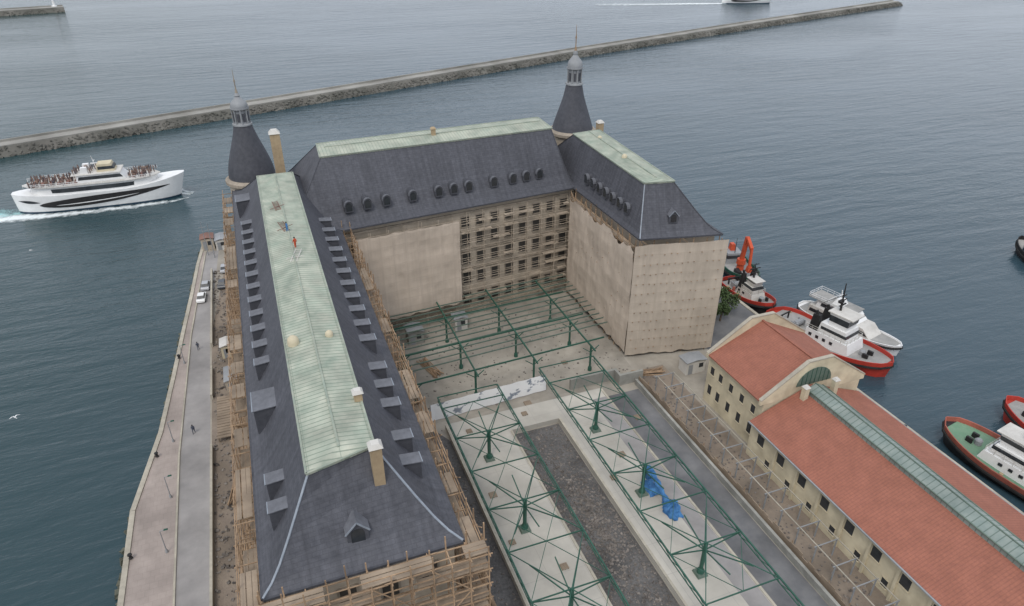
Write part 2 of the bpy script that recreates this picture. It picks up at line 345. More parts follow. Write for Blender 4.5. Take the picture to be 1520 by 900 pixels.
BWo=[(1,116.9),(60.5,123.1),(69,150),(0,148)];BWi=[(10.5,127.2),(57.2,129.6),(57.6,137.8),(10.9,135.2)]
roofB=mansard(BWo,BWi,24,35,M['copperX'],along='x',bright=())
RWo=[(60,95.8),(74.9,92.6),(77,147),(60,145)];RWi=[(62.7,100.4),(67.8,99.4),(69.8,132.3),(63.7,131.7)]
roofR=mansard(RWo,RWi,24,32.5,M['copperY'],bright=(0,))
mb=MB();mb.prism([(-5.6,44),(10.7,44),(10.7,119),(11,146),(-5.6,146)],0,23.95);part("wall",mb,M['stonewall'],ST)
mb=MB();mb.prism([(10.7,118.9),(60.6,124.1),(69,149),(0,147)],0,23.94);part("wall",mb,M['stonewall'],ST)
mb=MB();mb.prism([(60.8,96.7),(74.1,93.6),(76.2,146),(60.9,144)],0,23.93);part("wall",mb,M['stonewall'],ST)
def window(o,d,s,z0,w,h):
    d=Vector((*d,0)).normalized();n=Vector((d.y,-d.x,0));p=Vector((o[0],o[1],0))+d*s
    fr=MB();a=p-d*(w/2+.14)+n*.02;b=p+d*(w/2+.14)+n*.02
    for q0 in (a,b): fr.beam(q0+Vector((0,0,z0-.1)),q0+Vector((0,0,z0+h+.1)),.2,.2)
    fr.beam(a+Vector((0,0,z0+h+.1)),b+Vector((0,0,z0+h+.1)),.26,.22);fr.beam(a+Vector((0,0,z0-.15)),b+Vector((0,0,z0-.15)),.36,.18)
    gl=MB();gl.beam(p-d*w/2+Vector((0,0,z0+h/2)),p+d*w/2+Vector((0,0,z0+h/2)),.1,h)
    g=part("window",gl,M['glassdusty'],ST);part("frame",fr,M['stone'],g)
dB=(49.9,5.2)
for r,z in enumerate((2.2,7.0,11.4,15.6,19.6)):
    for s in range(8):
        window((10.7,118.9),dB,25.2+s*3.2,z,1.6,2.4 if r<4 else 2.0)
for r,z in enumerate((8,13,18.5)):
    for s in range(4): window((-5.6,44),(1,0),2.4+s*3.8,z,1.5,2.8)
for z in (10.4,14.7,22.6):
    mb=MB();mb.beam((10.8,118.75,z),(60.5,123.95,z),.4,.35);part("cornice",mb,M['stone'],ST)

def dormer_box(cx,cy,zb,zt,side,depth,w=1.3):
    mb=MB();x0,x1=(cx-depth,cx) if side>0 else (cx,cx+depth)
    xf=cx
    mb.box(x0,x1,cy-w/2,cy+w/2,zb,zt)
    d=part("dormer",mb,M['slateflat'],ST)
    mb=MB();e=.12;A=x0-(0 if side>0 else e);B=x1+(e if side>0 else 0);ha,hb=(.22,.002) if side>0 else (.002,.22)
    mb.hexa([(A,cy-w/2-e,zt+ha),(B,cy-w/2-e,zt+hb),(B,cy+w/2+e,zt+hb),(A,cy+w/2+e,zt+ha),(A,cy-w/2-e,zt+ha+.1),(B,cy-w/2-e,zt+hb+.1),(B,cy+w/2+e,zt+hb+.1),(A,cy+w/2+e,zt+ha+.1)])
    part("dormer_roof",mb,M['dormertop'],d)
    mb=MB();xx=B if side>0 else A;mb.beam((xx,cy-w/2-e,zt+.06),(xx,cy+w/2+e,zt+.06),.1,.12);part("dormer_trim",mb,M['lead'],d)
    mb=MB();mb.box(xf-.03,xf+.03,cy-w*.34,cy+w*.34,zb+.35,zt-.2);part("window",mb,M['glassdark'],d)
for y in (51.5,55.3,61,64.7,68.4,74.9,78.8,82.7,86.6,90.5,94.5,98.5,102.5,106.5,110.5,115): dormer_box(9.6,y,24.9,27.6,1,2.0)
for y in (49.8,53.6,74.3,78.3,82.3,86.3,90.3,94.3,98.3,102.3,106.3,110.3,114.3,118.5): dormer_box(-4.8,y,24.9,27.6,-1,2.0)
dormer_box(-5.4,66,24.8,27.9,-1,3.4,3.4)
dormer_box(-5.4,130,24.8,27.9,-1,3.4,3.4)
def dormer_gable(p,ang,w,h,depth):
    Mx=Matrix.Translation(p)@Matrix.Rotation(ang,4,'Z')
    a=MB();a.M=Mx
    a.loft([[(-w/2,y,0),(w/2,y,0),(w/2,y,h*.62),(0,y,h*.98),(-w/2,y,h*.62)] for y in (0,depth)])
    d=part("dormer",a,M['slateflat'],ST)
    b=MB();b.M=Mx;e=.14
    b.loft([[(-(w/2+e),y,h*.56),(0,y,h*1.0),(w/2+e,y,h*.56),(w/2+e,y,h*.62),(0,y,h*1.08),(-(w/2+e),y,h*.62)] for y in (-e,depth)])
    part("dormer_roof",b,M['dormertop'],d)
    c=MB();c.M=Mx
    c.beam((-w/2-e,-e-.03,h*.59),(0,-e-.03,h*1.05),.08,.14);c.beam((w/2+e,-e-.03,h*.59),(0,-e-.03,h*1.05),.08,.14);part("dormer_trim",c,M['lead'],d)
    c=MB();c.M=Mx;pts=[(-w*.32,.1*h),(w*.32,.1*h)]+[(w*.32*math.cos(t*math.pi/6),h*.5+w*.3*math.sin(t*math.pi/6)) for t in range(7)]
    c.loft([[(x,-.05,z) for x,z in pts],[(x,.02,z) for x,z in pts]]);part("window",c,M['glassdark'],d)
def dormer_arch(p,ang,w,h,depth):
    Mx=Matrix.Translation(p)@Matrix.Rotation(ang,4,'Z')
    def arch(r,k,z0,hs):return [(-r,z0),(r,z0)]+[(r*math.cos(t*math.pi/8),hs+k*math.sin(t*math.pi/8)) for t in range(9)]
    a=MB();a.M=Mx;pr=arch(w/2,w*.62,0,h*.5);a.loft([[(x,y,z) for x,z in pr] for y in (0,depth)])
    d=part("dormer",a,M['slateflat'],ST,50)
    b=MB();b.M=Mx
    o=[(r_*math.cos(t*math.pi/8),h*.5+k_*math.sin(t*math.pi/8)) for r_,k_ in ((w/2+.12,w*.62+.12),) for t in range(9)]
    i=[(r_*math.cos(t*math.pi/8),h*.5+k_*math.sin(t*math.pi/8)) for r_,k_ in ((w/2+.01,w*.62+.01),) for t in range(8,-1,-1)]
    b.loft([[(x,y,z) for x,z in o+i] for y in (-.12,.5)]);part("dormer_trim",b,M['dormertop'],d)
    c=MB();c.M=Mx;pts=arch(w*.37,w*.45,.12*h,h*.5);c.loft([[(x,-.06,z) for x,z in pts],[(x,.02,z) for x,z in pts]]);part("window",c,M['glassdark'],d)
angB=math.atan2(5.2,49.9)
for x in (13.6,17.1,20.7,25.8,31,34.1,37.2,42.6,46.8,49.8,52.8): dormer_arch(Vector((x,119.3+.107*(x-11.3)+.6,26.3)),angB,1.5,2.3,4)
for k in range(7): dormer_arch(Vector((60.6,102.6+k*2.75,26.1)),-math.pi/2,1.4,2.2,3)
dormer_gable(Vector((66.6,96.0,25.9)),-.2,1.6,2.3,3)
dormer_gable(Vector((2.3,45.1,25.2)),0,1.9,2.6,3)

def tower(cx,cy,zb,sc,r,stop,pf,fm):
    mb=MB();mb.lathe(cx,cy,[(r+.2,0),(r+.2,zb-1.2)],32);t=part("tower",mb,M['stonewall'],ST,40)
    mb=MB();mb.lathe(cx,cy,[(r+.2,zb-1.3),(r+.8,zb-.9),(r+.8,zb-.3),(r+.3,zb+.1)],32);part("cornice",mb,M['stone'],t,40)
    H=sc
    mb=MB();mb.lathe(cx,cy,[(r*a,zb+.05+(H-.05)*b) for a,b in pf],32)
    part("spire_roof",mb,M['slateflat'],t,50)
    z=zb+H;rl=r*.31;h=stop[0]
    mb=MB();mb.lathe(cx,cy,[(rl*1.35,z),(rl*1.35,z+.3),(rl,z+.4),(rl*.9,z+h*.9),(rl*1.25,z+h),(rl*1.25,z+h+.25)],16)
    for i in range(8):
        a=i*math.pi/4;mb.tube((cx+rl*1.1*math.cos(a),cy+rl*1.1*math.sin(a),z+.3),(cx+rl*1.1*math.cos(a),cy+rl*1.1*math.sin(a),z+h),.14,6)
    part("lantern",mb,M['grey'],t,40)
    for i in range(8):
        mb=MB();a=(i+.5)*math.pi/4;c=Vector((cx+rl*math.cos(a),cy+rl*math.sin(a),z+h*.5));d=Vector((-math.sin(a),math.cos(a),0))
        mb.beam(c-d*.25,c+d*.25,.16,h*.5);part("window",mb,M['slateflat'],t)
    z2=z+h+.2;hd=stop[1]
    mb=MB();mb.lathe(cx,cy,[(rl*1.1,z2),(rl*1.18,z2+hd*.15),(rl*1.0,z2+hd*.38),(rl*.55,z2+hd*.6),(rl*.33,z2+hd*.75),(rl*.4,z2+hd*.82),(rl*.2,z2+hd)],20)
    part("dome",mb,M['grey'],t,50)
    z3=z2+hd
    mb=MB();mb.lathe(cx,cy,[(rl*.2,z3),(.24,z3+.4),(.12,z3+.9),(.1,z3+stop[2]*.45),(.22,z3+stop[2]*.5),(.08,z3+stop[2]*.6),(.04,z3+stop[2])],10)
    part("finial",mb,fm,t,50)
tower(-2,148,26,10.7,4.6,(3.2,2.8,4.4),[(1,0),(1.0,.07),(.96,.18),(.88,.32),(.76,.48),(.62,.65),(.48,.83),(.38,1)],M['stone'])
tower(70,146,29.3,10.1,4.8,(3.5,3.6,5.4),[(1,0),(.96,.07),(.87,.2),(.75,.37),(.62,.55),(.49,.75),(.38,1)],M['wood'])
def chimney(x,y,z0,z1,w,capm=M['offwhite'],body=M['tan']):
    mb=MB();mb.box(x-w/2,x+w/2,y-w/2,y+w/2,z0,z1);c=part("chimney",mb,body,ST)
    mb=MB();mb.frus(x-w/2-.15,x+w/2+.15,y-w/2-.15,y+w/2+.15,z1,z1+w*.4,w*.3);part("chimney_cap",mb,capm,c)
chimney(3.4,137,28,37.4,1.8)
chimney(5.1,48.2,27,33.3,1.0)
chimney(5.0,57,31,33.0,.8,M['offwhite'],M['tan'])
chimney(33,132,34,36.6,.8,M['tan'])
chimney(73,138,28,32.4,1.3)
for x,y,s in ((-.1,69.5,.65),(3.9,69.8,.45),(65.5,113,.55),(66.8,126,.45)):
    mb=MB();z=32.1 if x<10 else 32.6;mb.lathe(x,y,[(s,z),(s,z+s*.7),(s*.9,z+s*1.2),(s*.5,z+s*1.6),(.01,z+s*1.75)],14);part("roof_vent",mb,M['cream'],ST,50)

# ------------------------------------------------------------------ scaffolding
def scaffold(name,segs,depth,z0,z1,bay,lift,label,over=1.2,thick=.13,dens=.85,pm='wood',rails_=True,brace=True):
    root=thing(name,(segs[0][0][0],segs[0][0][1],0),label,"scaffolding")
    poles=MB();pl=MB()
    for (a,b) in segs:
        a=Vector((*a,0));b=Vector((*b,0));d=(b-a);Ln=d.length;d.normalize();n=Vector((d.y,-d.x,0))
        nb=max(1,round(Ln/bay))
        for i in range(nb+1):
            p=a+d*(Ln*i/nb)
            for k in (0,1):
                q=p+n*depth*k+d*R(-.15,.15);zt=z1+R(-.3,over)
                poles.beam(q+Vector((0,0,z0)),q+Vector((R(-.1,.1),R(-.1,.1),zt)),thick)
            z=z0+lift
            while z<z1+.3:
                poles.beam(p+Vector((0,0,z))-n*.3,p+n*(depth+.35)+Vector((0,0,z)),thick*.8);z+=lift
        z=z0+lift
        while z<z1+.5:
            for k in (0,1):
                s=0
                while s<Ln:
                    e=min(Ln,s+R(5,7));poles.beam(a+d*s+n*(depth*k)+Vector((0,0,z+R(-.08,.08))),a+d*(e+.3)+n*(depth*k)+Vector((0,0,z+R(-.08,.08))),thick*.85);s=e
            if rails_:poles.beam(a+n*depth+Vector((0,0,z+.95)),b+n*depth+Vector((0,0,z+.95)),thick*.7)
            s=0
            while s<Ln:
                e=min(Ln,s+R(2.5,4))
                if random.random()<dens:
                    for k in range(3):
                        o=n*(depth*(.2+.3*k)+R(-.05,.05));pl.beam(a+d*s+o+Vector((0,0,z+.12)),a+d*e+o+Vector((0,0,z+.12+R(-.04,.04))),depth*.26,.06)
                s=e
            z+=lift
        if brace:
            for i in range(0,nb,3):
                p=a+d*(Ln*i/nb)+n*(depth+.08);q=a+d*(Ln*min(nb,i+2)/nb)+n*(depth+.08)
                z=z0
                while z+lift*2<z1+1:
                    poles.beam(p+Vector((0,0,z)),q+Vector((0,0,z+lift*2)),thick*.7);p,q=q,p;z+=lift*2
    o=part("pole_frame",poles,M[pm],root);o=part("plank_deck",pl,M['plank'] if pm=='wood' else M['polelight'],root);o["kind"]="stuff"
    return root
scaffold("scaffolding",[((11.7,43.0),(11.7,118.5))],1.4,0,24.6,2.3,2.1,"brown timber scaffolding along the courtyard side of the long slate wing",dens=.5)
scaffold("scaffolding",[((-6.6,147),(-6.6,43))],1.7,0,23.2,2.6,2.1,"brown timber scaffolding along the quay side of the long slate wing",over=1.6,dens=.35,thick=.11)
scaffold("scaffolding",[((-8.2,42.6),(13.2,42.6))],1.7,0,24.2,1.8,2.0,"dense timber scaffolding wrapping the end of the long slate wing",over=2.4,thick=.12)
def offB(x,o):
    t=(x-10.7)/49.9;return (x+o*.104,118.9+5.2*t-o*.995)
scaffold("scaffolding",[(offB(13.2,.8),offB(58.5,.8))],1.0,0,22.6,3.2,2.1,"light scaffolding before the stone courtyard front of the station",over=.5,thick=.09,dens=.3,pm='polelight',brace=False)
scaffold("scaffolding",[((59.9,121.5),(59.9,97))],1.2,0,23.4,2.3,2.0,"timber scaffolding behind fabric on the inner side of the short wing",over=.9)
scaffold("scaffolding",[((60.2,95.9),(74.6,92.7))],1.0,0,23.2,2.3,2.0,"timber scaffolding behind fabric on the end of the short wing",over=.8)
def net(a,b,z0,z1,label,sag=.5,amp=.22,m='net',dots=False):
    mb=MB();a=Vector((*a,0));b=Vector((*b,0));d=b-a;Ln=d.length;d.normalize();n=Vector((d.y,-d.x,0))
    nx=int(Ln/.5);nz=int((z1-z0)/.5);P=[]
    for i in range(nx+1):
        row=[]
        for j in range(nz+1):
            s=Ln*i/nx;h=j/nz;zt=z1-sag*(noise.noise(Vector((s*.22,3,z1)))+.3*abs(math.sin(s*1.25))+.3);z=z0+(zt-z0)*h+(1-h)*.5*noise.noise(Vector((s*.5,9,0)))
            off=amp*(noise.noise(Vector((s*.3,z*.25,a.x)))+.25*noise.noise(Vector((s*1.0,z*.5,a.y))))
            off-=.045*math.sin(math.pi*(s%2.4)/2.4)*math.sin(math.pi*(z%1.95)/1.95)
            row.append((a+d*s+n*off+Vector((0,0,z)),(s,z)))
        P.append(row)
    for i in range(nx):
        for j in range(nz):
            q=[P[i][j],P[i+1][j],P[i+1][j+1],P[i][j+1]];mb.face([x[0] for x in q],[x[1] for x in q])
    o=solo("scaffold_netting",mb,M[m],label,"scaffold netting",group="beige sheeting hung on the scaffolding")
    if dots:
        tm=MB()
        z=z0+1.5
        while z<z1-1:
            s=.9
            while s<Ln-.4:
                p=a+d*(s+R(-.12,.12))+n*.2+Vector((0,0,z+R(-.1,.1)))
                if random.random()<.8:tm.beam(p-d*.1,p+d*.1,.08,.14)
                s+=1.15
            z+=1.95
        t=finish("netting_tie",tm,M['wood']);t.parent=o;t.matrix_parent_inverse=Matrix.Translation(-W[o]);t["kind"]="stuff"
    return o
net(offB(13.0,2.3),offB(33.6,2.3),4.0,22.3,"beige fabric sheet hung over courtyard scaffolding",.5)
net((58.35,121.2),(58.35,94.6),1.2,23.2,"beige fabric sheet with torn sagging top edge on the inner side",1.5,.3)
net((58.4,94.5),(75.3,91.0),.6,23.6,"beige fabric sheet covering the whole end of the short wing",.25,.12,'netdot',True)

# ------------------------------------------------------------------ platform canopies
def canopy(x0,x1,y0,y1,z,cols,label):
    root=thing("canopy_frame",((x0+x1)/2,(y0+y1)/2,.95),label,"canopy frame",group="bare green canopy frames over the platforms")
    cx=(x0+x1)/2
    for x in (x0,x1):
        e=MB();e.beam((x,y0,z),(x,y1,z),.17,.2);e.beam((x,y0,z-.7),(x,y1,z-.7),.1,.12)
        y=y0;k=0
        while y<y1-1:
            e.beam((x,y,z-.7*(k%2)),(x,min(y1,y+1.85),z-.7*((k+1)%2)),.06);y+=1.85;k+=1
        part("edge_truss",e,M['steel'],root)
    ys=sorted(set([y1]+[k+7.4 for k in cols]+[k for k in cols]+[cols[-1]-7.4]))
    for y in ys:
        if y<=y1:
            c=MB();c.beam((x0+.1,y,z),(x1-.1,y,z),.12,.16);part("cross_beam",c,M['steel'],root)
    for k in cols:
        b=MB()
        for sy in (-7.4,7.4):
            for sx in (x0,x1):
                b.beam((cx,k,z-.02),(sx,k+sy,z-.02),.1)
                b.beam((sx,k,z-.03),(cx,k+sy,z-.03),.07)
        part("bracing",b,M['steel'],root)
canopy(19.9,30,30,86.8,6.6,[76.4,61.6,46.8],"dark green bare steel roof frame above the concrete platform")
canopy(38.2,48.4,30,88.6,6.6,[76.7,61.8,47.0],"dark green bare steel roof frame above the second platform")
def treecol(x,y,label):
    root=thing("steel_column",(x,y,.95),label,"steel column",group="branching green columns on the platforms")
    p=MB();p.tube((x,y,.95),(x,y,6.5),.27,10);p.lathe(x,y,[(.5,.95),(.46,1.7),(.28,2.0)],12);part("post",p,M['steel'],root,40)
    b=MB();b.frus(x-.75,x+.75,y-.75,y+.75,.95,1.3,.1);part("base",b,M['steelpale'],root)
    for i in range(8):
        dx,dy=[(4.95,0),(3.35,4.9),(0,4.9),(-3.35,4.9),(-4.95,0),(-3.35,-4.9),(0,-4.9),(3.35,-4.9)][i]
        a2=MB();a2.beam((x+dx*.04,y+dy*.04,5.35),(x+dx,y+dy,6.5),.13)
        part("arm",a2,M['steel'],root)
    return root
tc=treecol(25,76.4,"dark green steel column with eight spreading roof arms")
for x,y in ((25,61.6),(25,46.8),(43.3,76.7),(43.3,61.8),(43.3,47.0)): dup(tc,(x,y,.95))
root=thing("courtyard_canopy",(37,108,0),"unroofed pale green steel canopy frame filling the courtyard","canopy frame")
y=98.5
while y<121:
    b=MB();b.beam((14.2,y-1.6,5.2),(57.2,y+1.4,5.2),.14,.22);part("roof_beam",b,M['steelpale'],root);y+=1.75
for x in (17.5,28.3,39.2,50.4):
    b=MB();b.beam((x,91.5,5.4),(x,120,5.4),.2,.28);part("main_girder",b,M['steel'],root)
for yy in (93.5,102.5,112):
    b=MB();b.beam((17,yy-.6,5.35),(54,yy+1.6,5.35),.16,.26);part("main_girder",b,M['steel'],root)
for x in (17.5,28.3,39.2,50.4):
    for yy in (93.2,102.2,111.7):
        c=MB();c.tube((x,yy,0),(x,yy,5.3),.2,8);c.lathe(x,yy,[(.38,0),(.36,.7),(.24,.9)],10)
        for s in (-1,1): c.beam((x,yy,4),(x+s*1.6,yy,5.25),.12)
        part("column",c,M['steel'],root,40)
n=34;pts=[]
for i in range(n+1):
    t=i/n;pts.append((19.2+21.2*t,89.0+1.3*t+.06*math.sin(i*1.3)))
bn=thing("banner_fence",(30,90,0),"long printed white and grey banner on a low fence","banner fence")
mb=MB()
for i in range(n):
    (xa,ya),(xb,yb)=pts[i],pts[i+1];mb.face([(xa,ya,.2),(xb,yb,.2),(xb,yb+.35,3.3),(xa,ya+.35,3.3)])
part("banner",mb,M['banner'],bn)
for i in range(0,n+1,4):
    mb=MB();mb.beam((pts[i][0],pts[i][1]+.45,0),(pts[i][0],pts[i][1]+.45,3.3),.1);part("post",mb,M['grey'],bn)
mb=MB();mb.prism([(44.5,88.9),(53.2,88.9),(53.2,87),(58,87),(58,87.5),(53.7,87.5),(53.7,89.4),(44.5,89.4)],0,2.2);solo("site_wall",mb,M['fencegrey'],"low grey hoarding wall at the end of the platforms","wall")
def shed(x0,x1,y0,y1,h,label,roofm=M['grey'],wallm=M['offwhite']):
    r=thing("site_hut",((x0+x1)/2,(y0+y1)/2,0),label,"hut")
    mb=MB();mb.box(x0,x1,y0,y1,0,h);part("wall",mb,wallm,r)
    mb=MB();xm=(x0+x1)/2
    mb.loft([[(x0-.2,y,h+.002),(xm,y,h+.3),(x1+.2,y,h+.002),(x1+.2,y,h+.12),(xm,y,h+.44),(x0-.2,y,h+.12)] for y in (y0-.2,y1+.2)])
    part("roof",mb,roofm,r)
    mb=MB();mb.box(x0+.4,x0+1.3,y0-.04,y0+.02,.05,h*.8);part("door",mb,M['grey'],r)
    mb=MB();mb.box(x1-1.4,x1-.5,y0-.04,y0+.02,h*.45,h*.8);part("window",mb,M['glassdark'],r)
shed(66.2,70.2,85.5,88,2.6,"white prefabricated hut beside the short wing")
shed(21,24,113,116,2.8,"grey hut under the courtyard frame",M['grey'],M['fencegrey'])
shed(31,33.6,115,117.5,2.6,"pale hut under the courtyard frame",M['grey'],M['offwhite'])
shed(-13.2,-11,121,124,2.6,"small pale hut on the dirt strip",M['offwhite'],M['cream'])
shed(-12.6,-9.6,109.5,114,2.4,"small grey roofed shed on the dirt strip",M['grey'],M['stonewall'])
shed(-14,-11.4,172,176,2.6,"small booth with grey roof at the quay tip",M['grey'],M['offwhite'])
shed(-17.3,-14.4,173,176.2,3.0,"booth with dull red roof at the quay tip",M['deckred'],M['stonewall'])
mb=MB()
for i in range(16):mb.box(-14.2,-9.2,96+i*.72,96.6+i*.72,.9+.02*(i%3),1.0+.02*(i%3))
for x in (-14,-9.4):
    mb.beam((x,96,.8),(x,107.6,.8),.2)
    for y in (96.2,101.5,107):mb.beam((x,y,0),(x,y,.9),.2)
solo("timber_deck",mb,M['plank'],"brown timber plank deck on the dirt strip","timber deck")
for a,b in ((55,95),(108.5,118),(126,160)):
    mb=MB();mb.box(-15.3,-14.95,a,b,0,1.0);solo("retaining_wall",mb,M['kerb'],"pale low retaining wall beside the quay road","wall")
for (x,y,rz) in ((-11,70,.1),(-11.5,84,-.2),(-11,136,.05),(59.8,88.4,1.4),(16.8,70,.1),(17.2,55,-.15),(22.8,104,.3)):
    mb=MB();mb.M=Matrix.Translation((x,y,0))@Matrix.Rotation(rz,4,'Z')
    for k in range(14): mb.tube((R(-1,1),-3+R(-.4,.4),.15+.2*(k//5)),(R(-1,1),3+R(-.4,.4),.15+.2*(k//5)),.11,6)
    solo("timber_stack",mb,M['wood'],"stack of brown timber poles on bare earth","timber stack",group="timber stacks around the works")
mb=MB();mb.box(56.1,56.55,-40,86.5,0,1.1);solo("retaining_wall",mb,M['fencegrey'],"rough concrete edge wall along the asphalt lane","wall")
r=thing("tube_frame",(60,60,0),"light grey tubular frame with posts along the warehouse","tube frame")
y=34
while y<84:
    for x in (58.6,61.9):
        c=MB();c.beam((x,y,0),(x,y,3.0),.14);part("post",c,M['grey'],r)
    a=MB();a.beam((58.2,y,3.05),(62.2,y,3.05),.12);part("rail",a,M['grey'],r);y+=3.3
for x in (58.6,61.9):
    a=MB();a.beam((x,34,3.2),(x,83.6,3.2),.11);part("rail",a,M['kerb'],r)
r=thing("wooden_fence",(57.4,60,0),"rough brown plank fence on the dirt edge","fence")
a=MB();y=33
while y<88:
    a.box(57.2,57.28,y,y+1.16,0,R(1.0,1.7));y+=1.15
part("panel",a,M['plank'],r)
y=33
while y<88:
    a=MB();a.beam((57.35,y,0),(57.35,y,1.8),.1);part("post",a,M['wood'],r);y+=3.4

# blue covered lift
r=thing("boom_lift",(44.6,58,.95),"boom lift wrapped in crumpled blue sheeting on the platform","boom lift")
mb=MB();rings=[]
for j in range(11):
    h=j/10;ring=[]
    for i in range(30):
        a=i*2*math.pi/30;u=Vector((math.cos(a)*1.6,math.sin(a)*1.6,h*2));rr=(1-.8*h**1.5)*(1.15+.7*noise.noise(u)+.4*noise.noise(u*2.7))
        ring.append((45.6+rr*1.0*math.cos(a)+.4*h,57.4+rr*1.35*math.sin(a),.97+1.5*h+(.5*noise.noise(u*1.7) if h>0 else 0)))
    rings.append(ring)
mb.loft(rings);part("tarpaulin",mb,M['blue'],r,30)
mb=MB();rings=[]
for j in range(14):
    h=j/13;c=Vector((45.2,58.2,2.0)).lerp(Vector((45.6,63.4,3.2)),h);rr=.42+.22*noise.noise(Vector((h*6,0,0)))
    rings.append([(c.x+rr*(1+.3*noise.noise(Vector((i,h*9,0))))*math.cos(i*math.pi/5),c.y,c.z+rr*.8*math.sin(i*math.pi/5)) for i in range(10)])
mb.loft(rings);part("boom",mb,M['blue'],r,30)
mb=MB();mb.frus(44.6,46.0,62.8,64.2,2.2,3.7,.15,.3,.1);mb.beam((45,63.2,3.4),(44.2,61.6,4.3),.3);part("basket",mb,M['blue'],r)
mb=MB()
for i in range(7):
    for j in range(8):
        f=lambda i,j:(44.0+i*.3+.2*math.sin(j),60.6+j*.4,.98+.5*abs(noise.noise(Vector((i*.9,j*.9,2)))))
        mb.face([f(i,j),f(i+1,j),f(i+1,j+1),f(i,j+1)])
solo("blue_sheet",mb,M['blue'],"crumpled blue plastic sheet lying on the platform","plastic sheet",smooth=30)
for i,(x,y) in enumerate(((23,69),(27.5,54),(44.5,70),(41,66),(36,88),(24,83.5),(22.6,60),(52,78),(34,84.5),(47,97))):
    mb=MB();s=R(.4,.6)
    for k in range(5):mb.box(x-s,x+s,y-s+k*s*.42,y-s+k*s*.42+s*.3,1.12,1.17)
    for k in (-1,0,1):mb.box(x+k*s*.9-.06,x+k*s*.9+.06,y-s,y+s*.98,.955,1.13)
    if y>86.5 or x>50:
        for v in mb.v:v.z-=.93
    solo("wooden_pallet",mb,M['plank'],"weathered wooden pallet lying on concrete","pallet",group="pallets lying around the works")

# ------------------------------------------------------------------ warehouse + head house
HH=thing("head_house",(74.5,71,0),"cream two storey building with red tiled gable roof and parapets","building")
x0,x1,y0,y1=65.2,83.8,64.6,78.6;xm=74.5
mb=MB();mb.prism([(x0,y0),(x1,y0),(x1,y1),(x0,y1)],0,9.5);part("wall",mb,M['cream'],HH)
mb=MB()
for (xa,xb) in ((x0-.6,xm),(x1+.6,xm)):
    za,zb=9.35,14.0
    mb.hexa([(xa,y0+.3,za),(xb,y0+.3,zb),(xb,y1-.3,zb),(xa,y1-.3,za),(xa,y0+.3,za+.2),(xb,y0+.3,zb+.2),(xb,y1-.3,zb+.2),(xa,y1-.3,za+.2)])
rf=part("roof",mb,M['tile'],HH)
mb=MB();mb.beam((xm,y0+.3,14.25),(xm,y1-.3,14.25),.35,.2);part("ridge_capping",mb,M['tile'],rf)
for yy in (y0-.05,y1-.35):
    mb=MB();pr=[(x0-.75,9.0),(x0-.75,9.8),(72.2,15.1),(76.8,15.1),(x1+.75,9.8),(x1+.75,9.0)]
    mb.loft([[(x,yy,z) for x,z in pr],[(x,yy+.4,z) for x,z in pr]]);g=part("gable_parapet",mb,M['cream'],HH)
    mb=MB()
    for a,b in zip(pr[1:],pr[2:-1]):mb.beam((a[0],yy+.2,a[1]+.08),(b[0],yy+.2,b[1]+.08),.62,.16)
    part("coping",mb,M['kerb'],g)
mb=MB();pts=[(74.0+3.3*math.cos(t*math.pi/14),10.9+2.9*math.sin(t*math.pi/14)) for t in range(15)]
mb.loft([[(x,y0-.13,z) for x,z in pts],[(x,y0-.02,z) for x,z in pts]]);aw=part("arched_window",mb,M['steelpale'],HH)
for t in range(1,8):
    mb=MB();x=74.0-3.3+t*6.6/8;h=2.9*math.sqrt(max(0,1-((x-74.0)/3.3)**2));mb.beam((x,y0-.16,10.9),(x,y0-.16,10.9+h),.06);part("glazing_bar",mb,M['steel'],aw)
def wwin(root,x,y,z,w,h,fr=M['cream']):
    mb=MB();mb.box(x-.03,x+.05,y-w/2,y+w/2,z,z+h);g=part("window",mb,M['glassdark'],root)
    mb=MB();mb.box(x-.14,x-.04,y-w/2-.14,y+w/2+.14,z-.16,z-.02);part("sill",mb,fr,g)
    mb=MB();mb.box(x-.1,x-.04,y-w/2-.12,y+w/2+.12,z+h+.02,z+h+.14);part("lintel",mb,fr,g)
for y in (66.6,69.4,72.2,75.0,77.3):
    wwin(HH,x0,y,6.0,.9,1.5);wwin(HH,x0,y,2.0,.9,1.8)
WH=thing("warehouse",(73.3,45,0),"long cream warehouse with red tiled roof and glazed ridge skylight","warehouse")
hx0,hx1,hy0,hy1=63.6,83.2,12,64.5
mb=MB();mb.prism([(hx0,hy0),(hx1,hy0),(hx1,hy1-.02),(hx0,hy1-.02)],0,6.7);part("wall",mb,M['cream'],WH)
mb=MB();hm=73.3
for (xa,xb) in ((hx0-.7,hm),(hx1+.9,hm)):
    za,zb=6.5,10.7
    mb.hexa([(xa,hy0,za),(xb,hy0,zb),(xb,hy1-.1,zb),(xa,hy1-.1,za),(xa,hy0,za+.2),(xb,hy0,zb+.2),(xb,hy1-.1,zb+.2),(xa,hy1-.1,za+.2)])
rf=part("roof",mb,M['tile'],WH)
for xg in (hx0-.8,hx1+1):
    mb=MB();mb.beam((xg,hy0,6.55),(xg,hy1-.1,6.55),.22,.18);part("gutter",mb,M['grey'],rf)
mb=MB();mb.loft([[(hm-1.5,y,10.2),(hm-1.5,y,11.0),(hm,y,11.7),(hm+1.5,y,11.0),(hm+1.5,y,10.2)] for y in (hy0,hy1-1.0)]);sk=part("skylight",mb,M['skylight'],rf)
for dx,z in ((-1.55,11.02),(0,11.74),(1.55,11.02)):
    mb=MB();mb.beam((hm+dx,hy0,z),(hm+dx,hy1-1,z),.16,.12);part("skylight_bar",mb,M['steelpale'],sk)
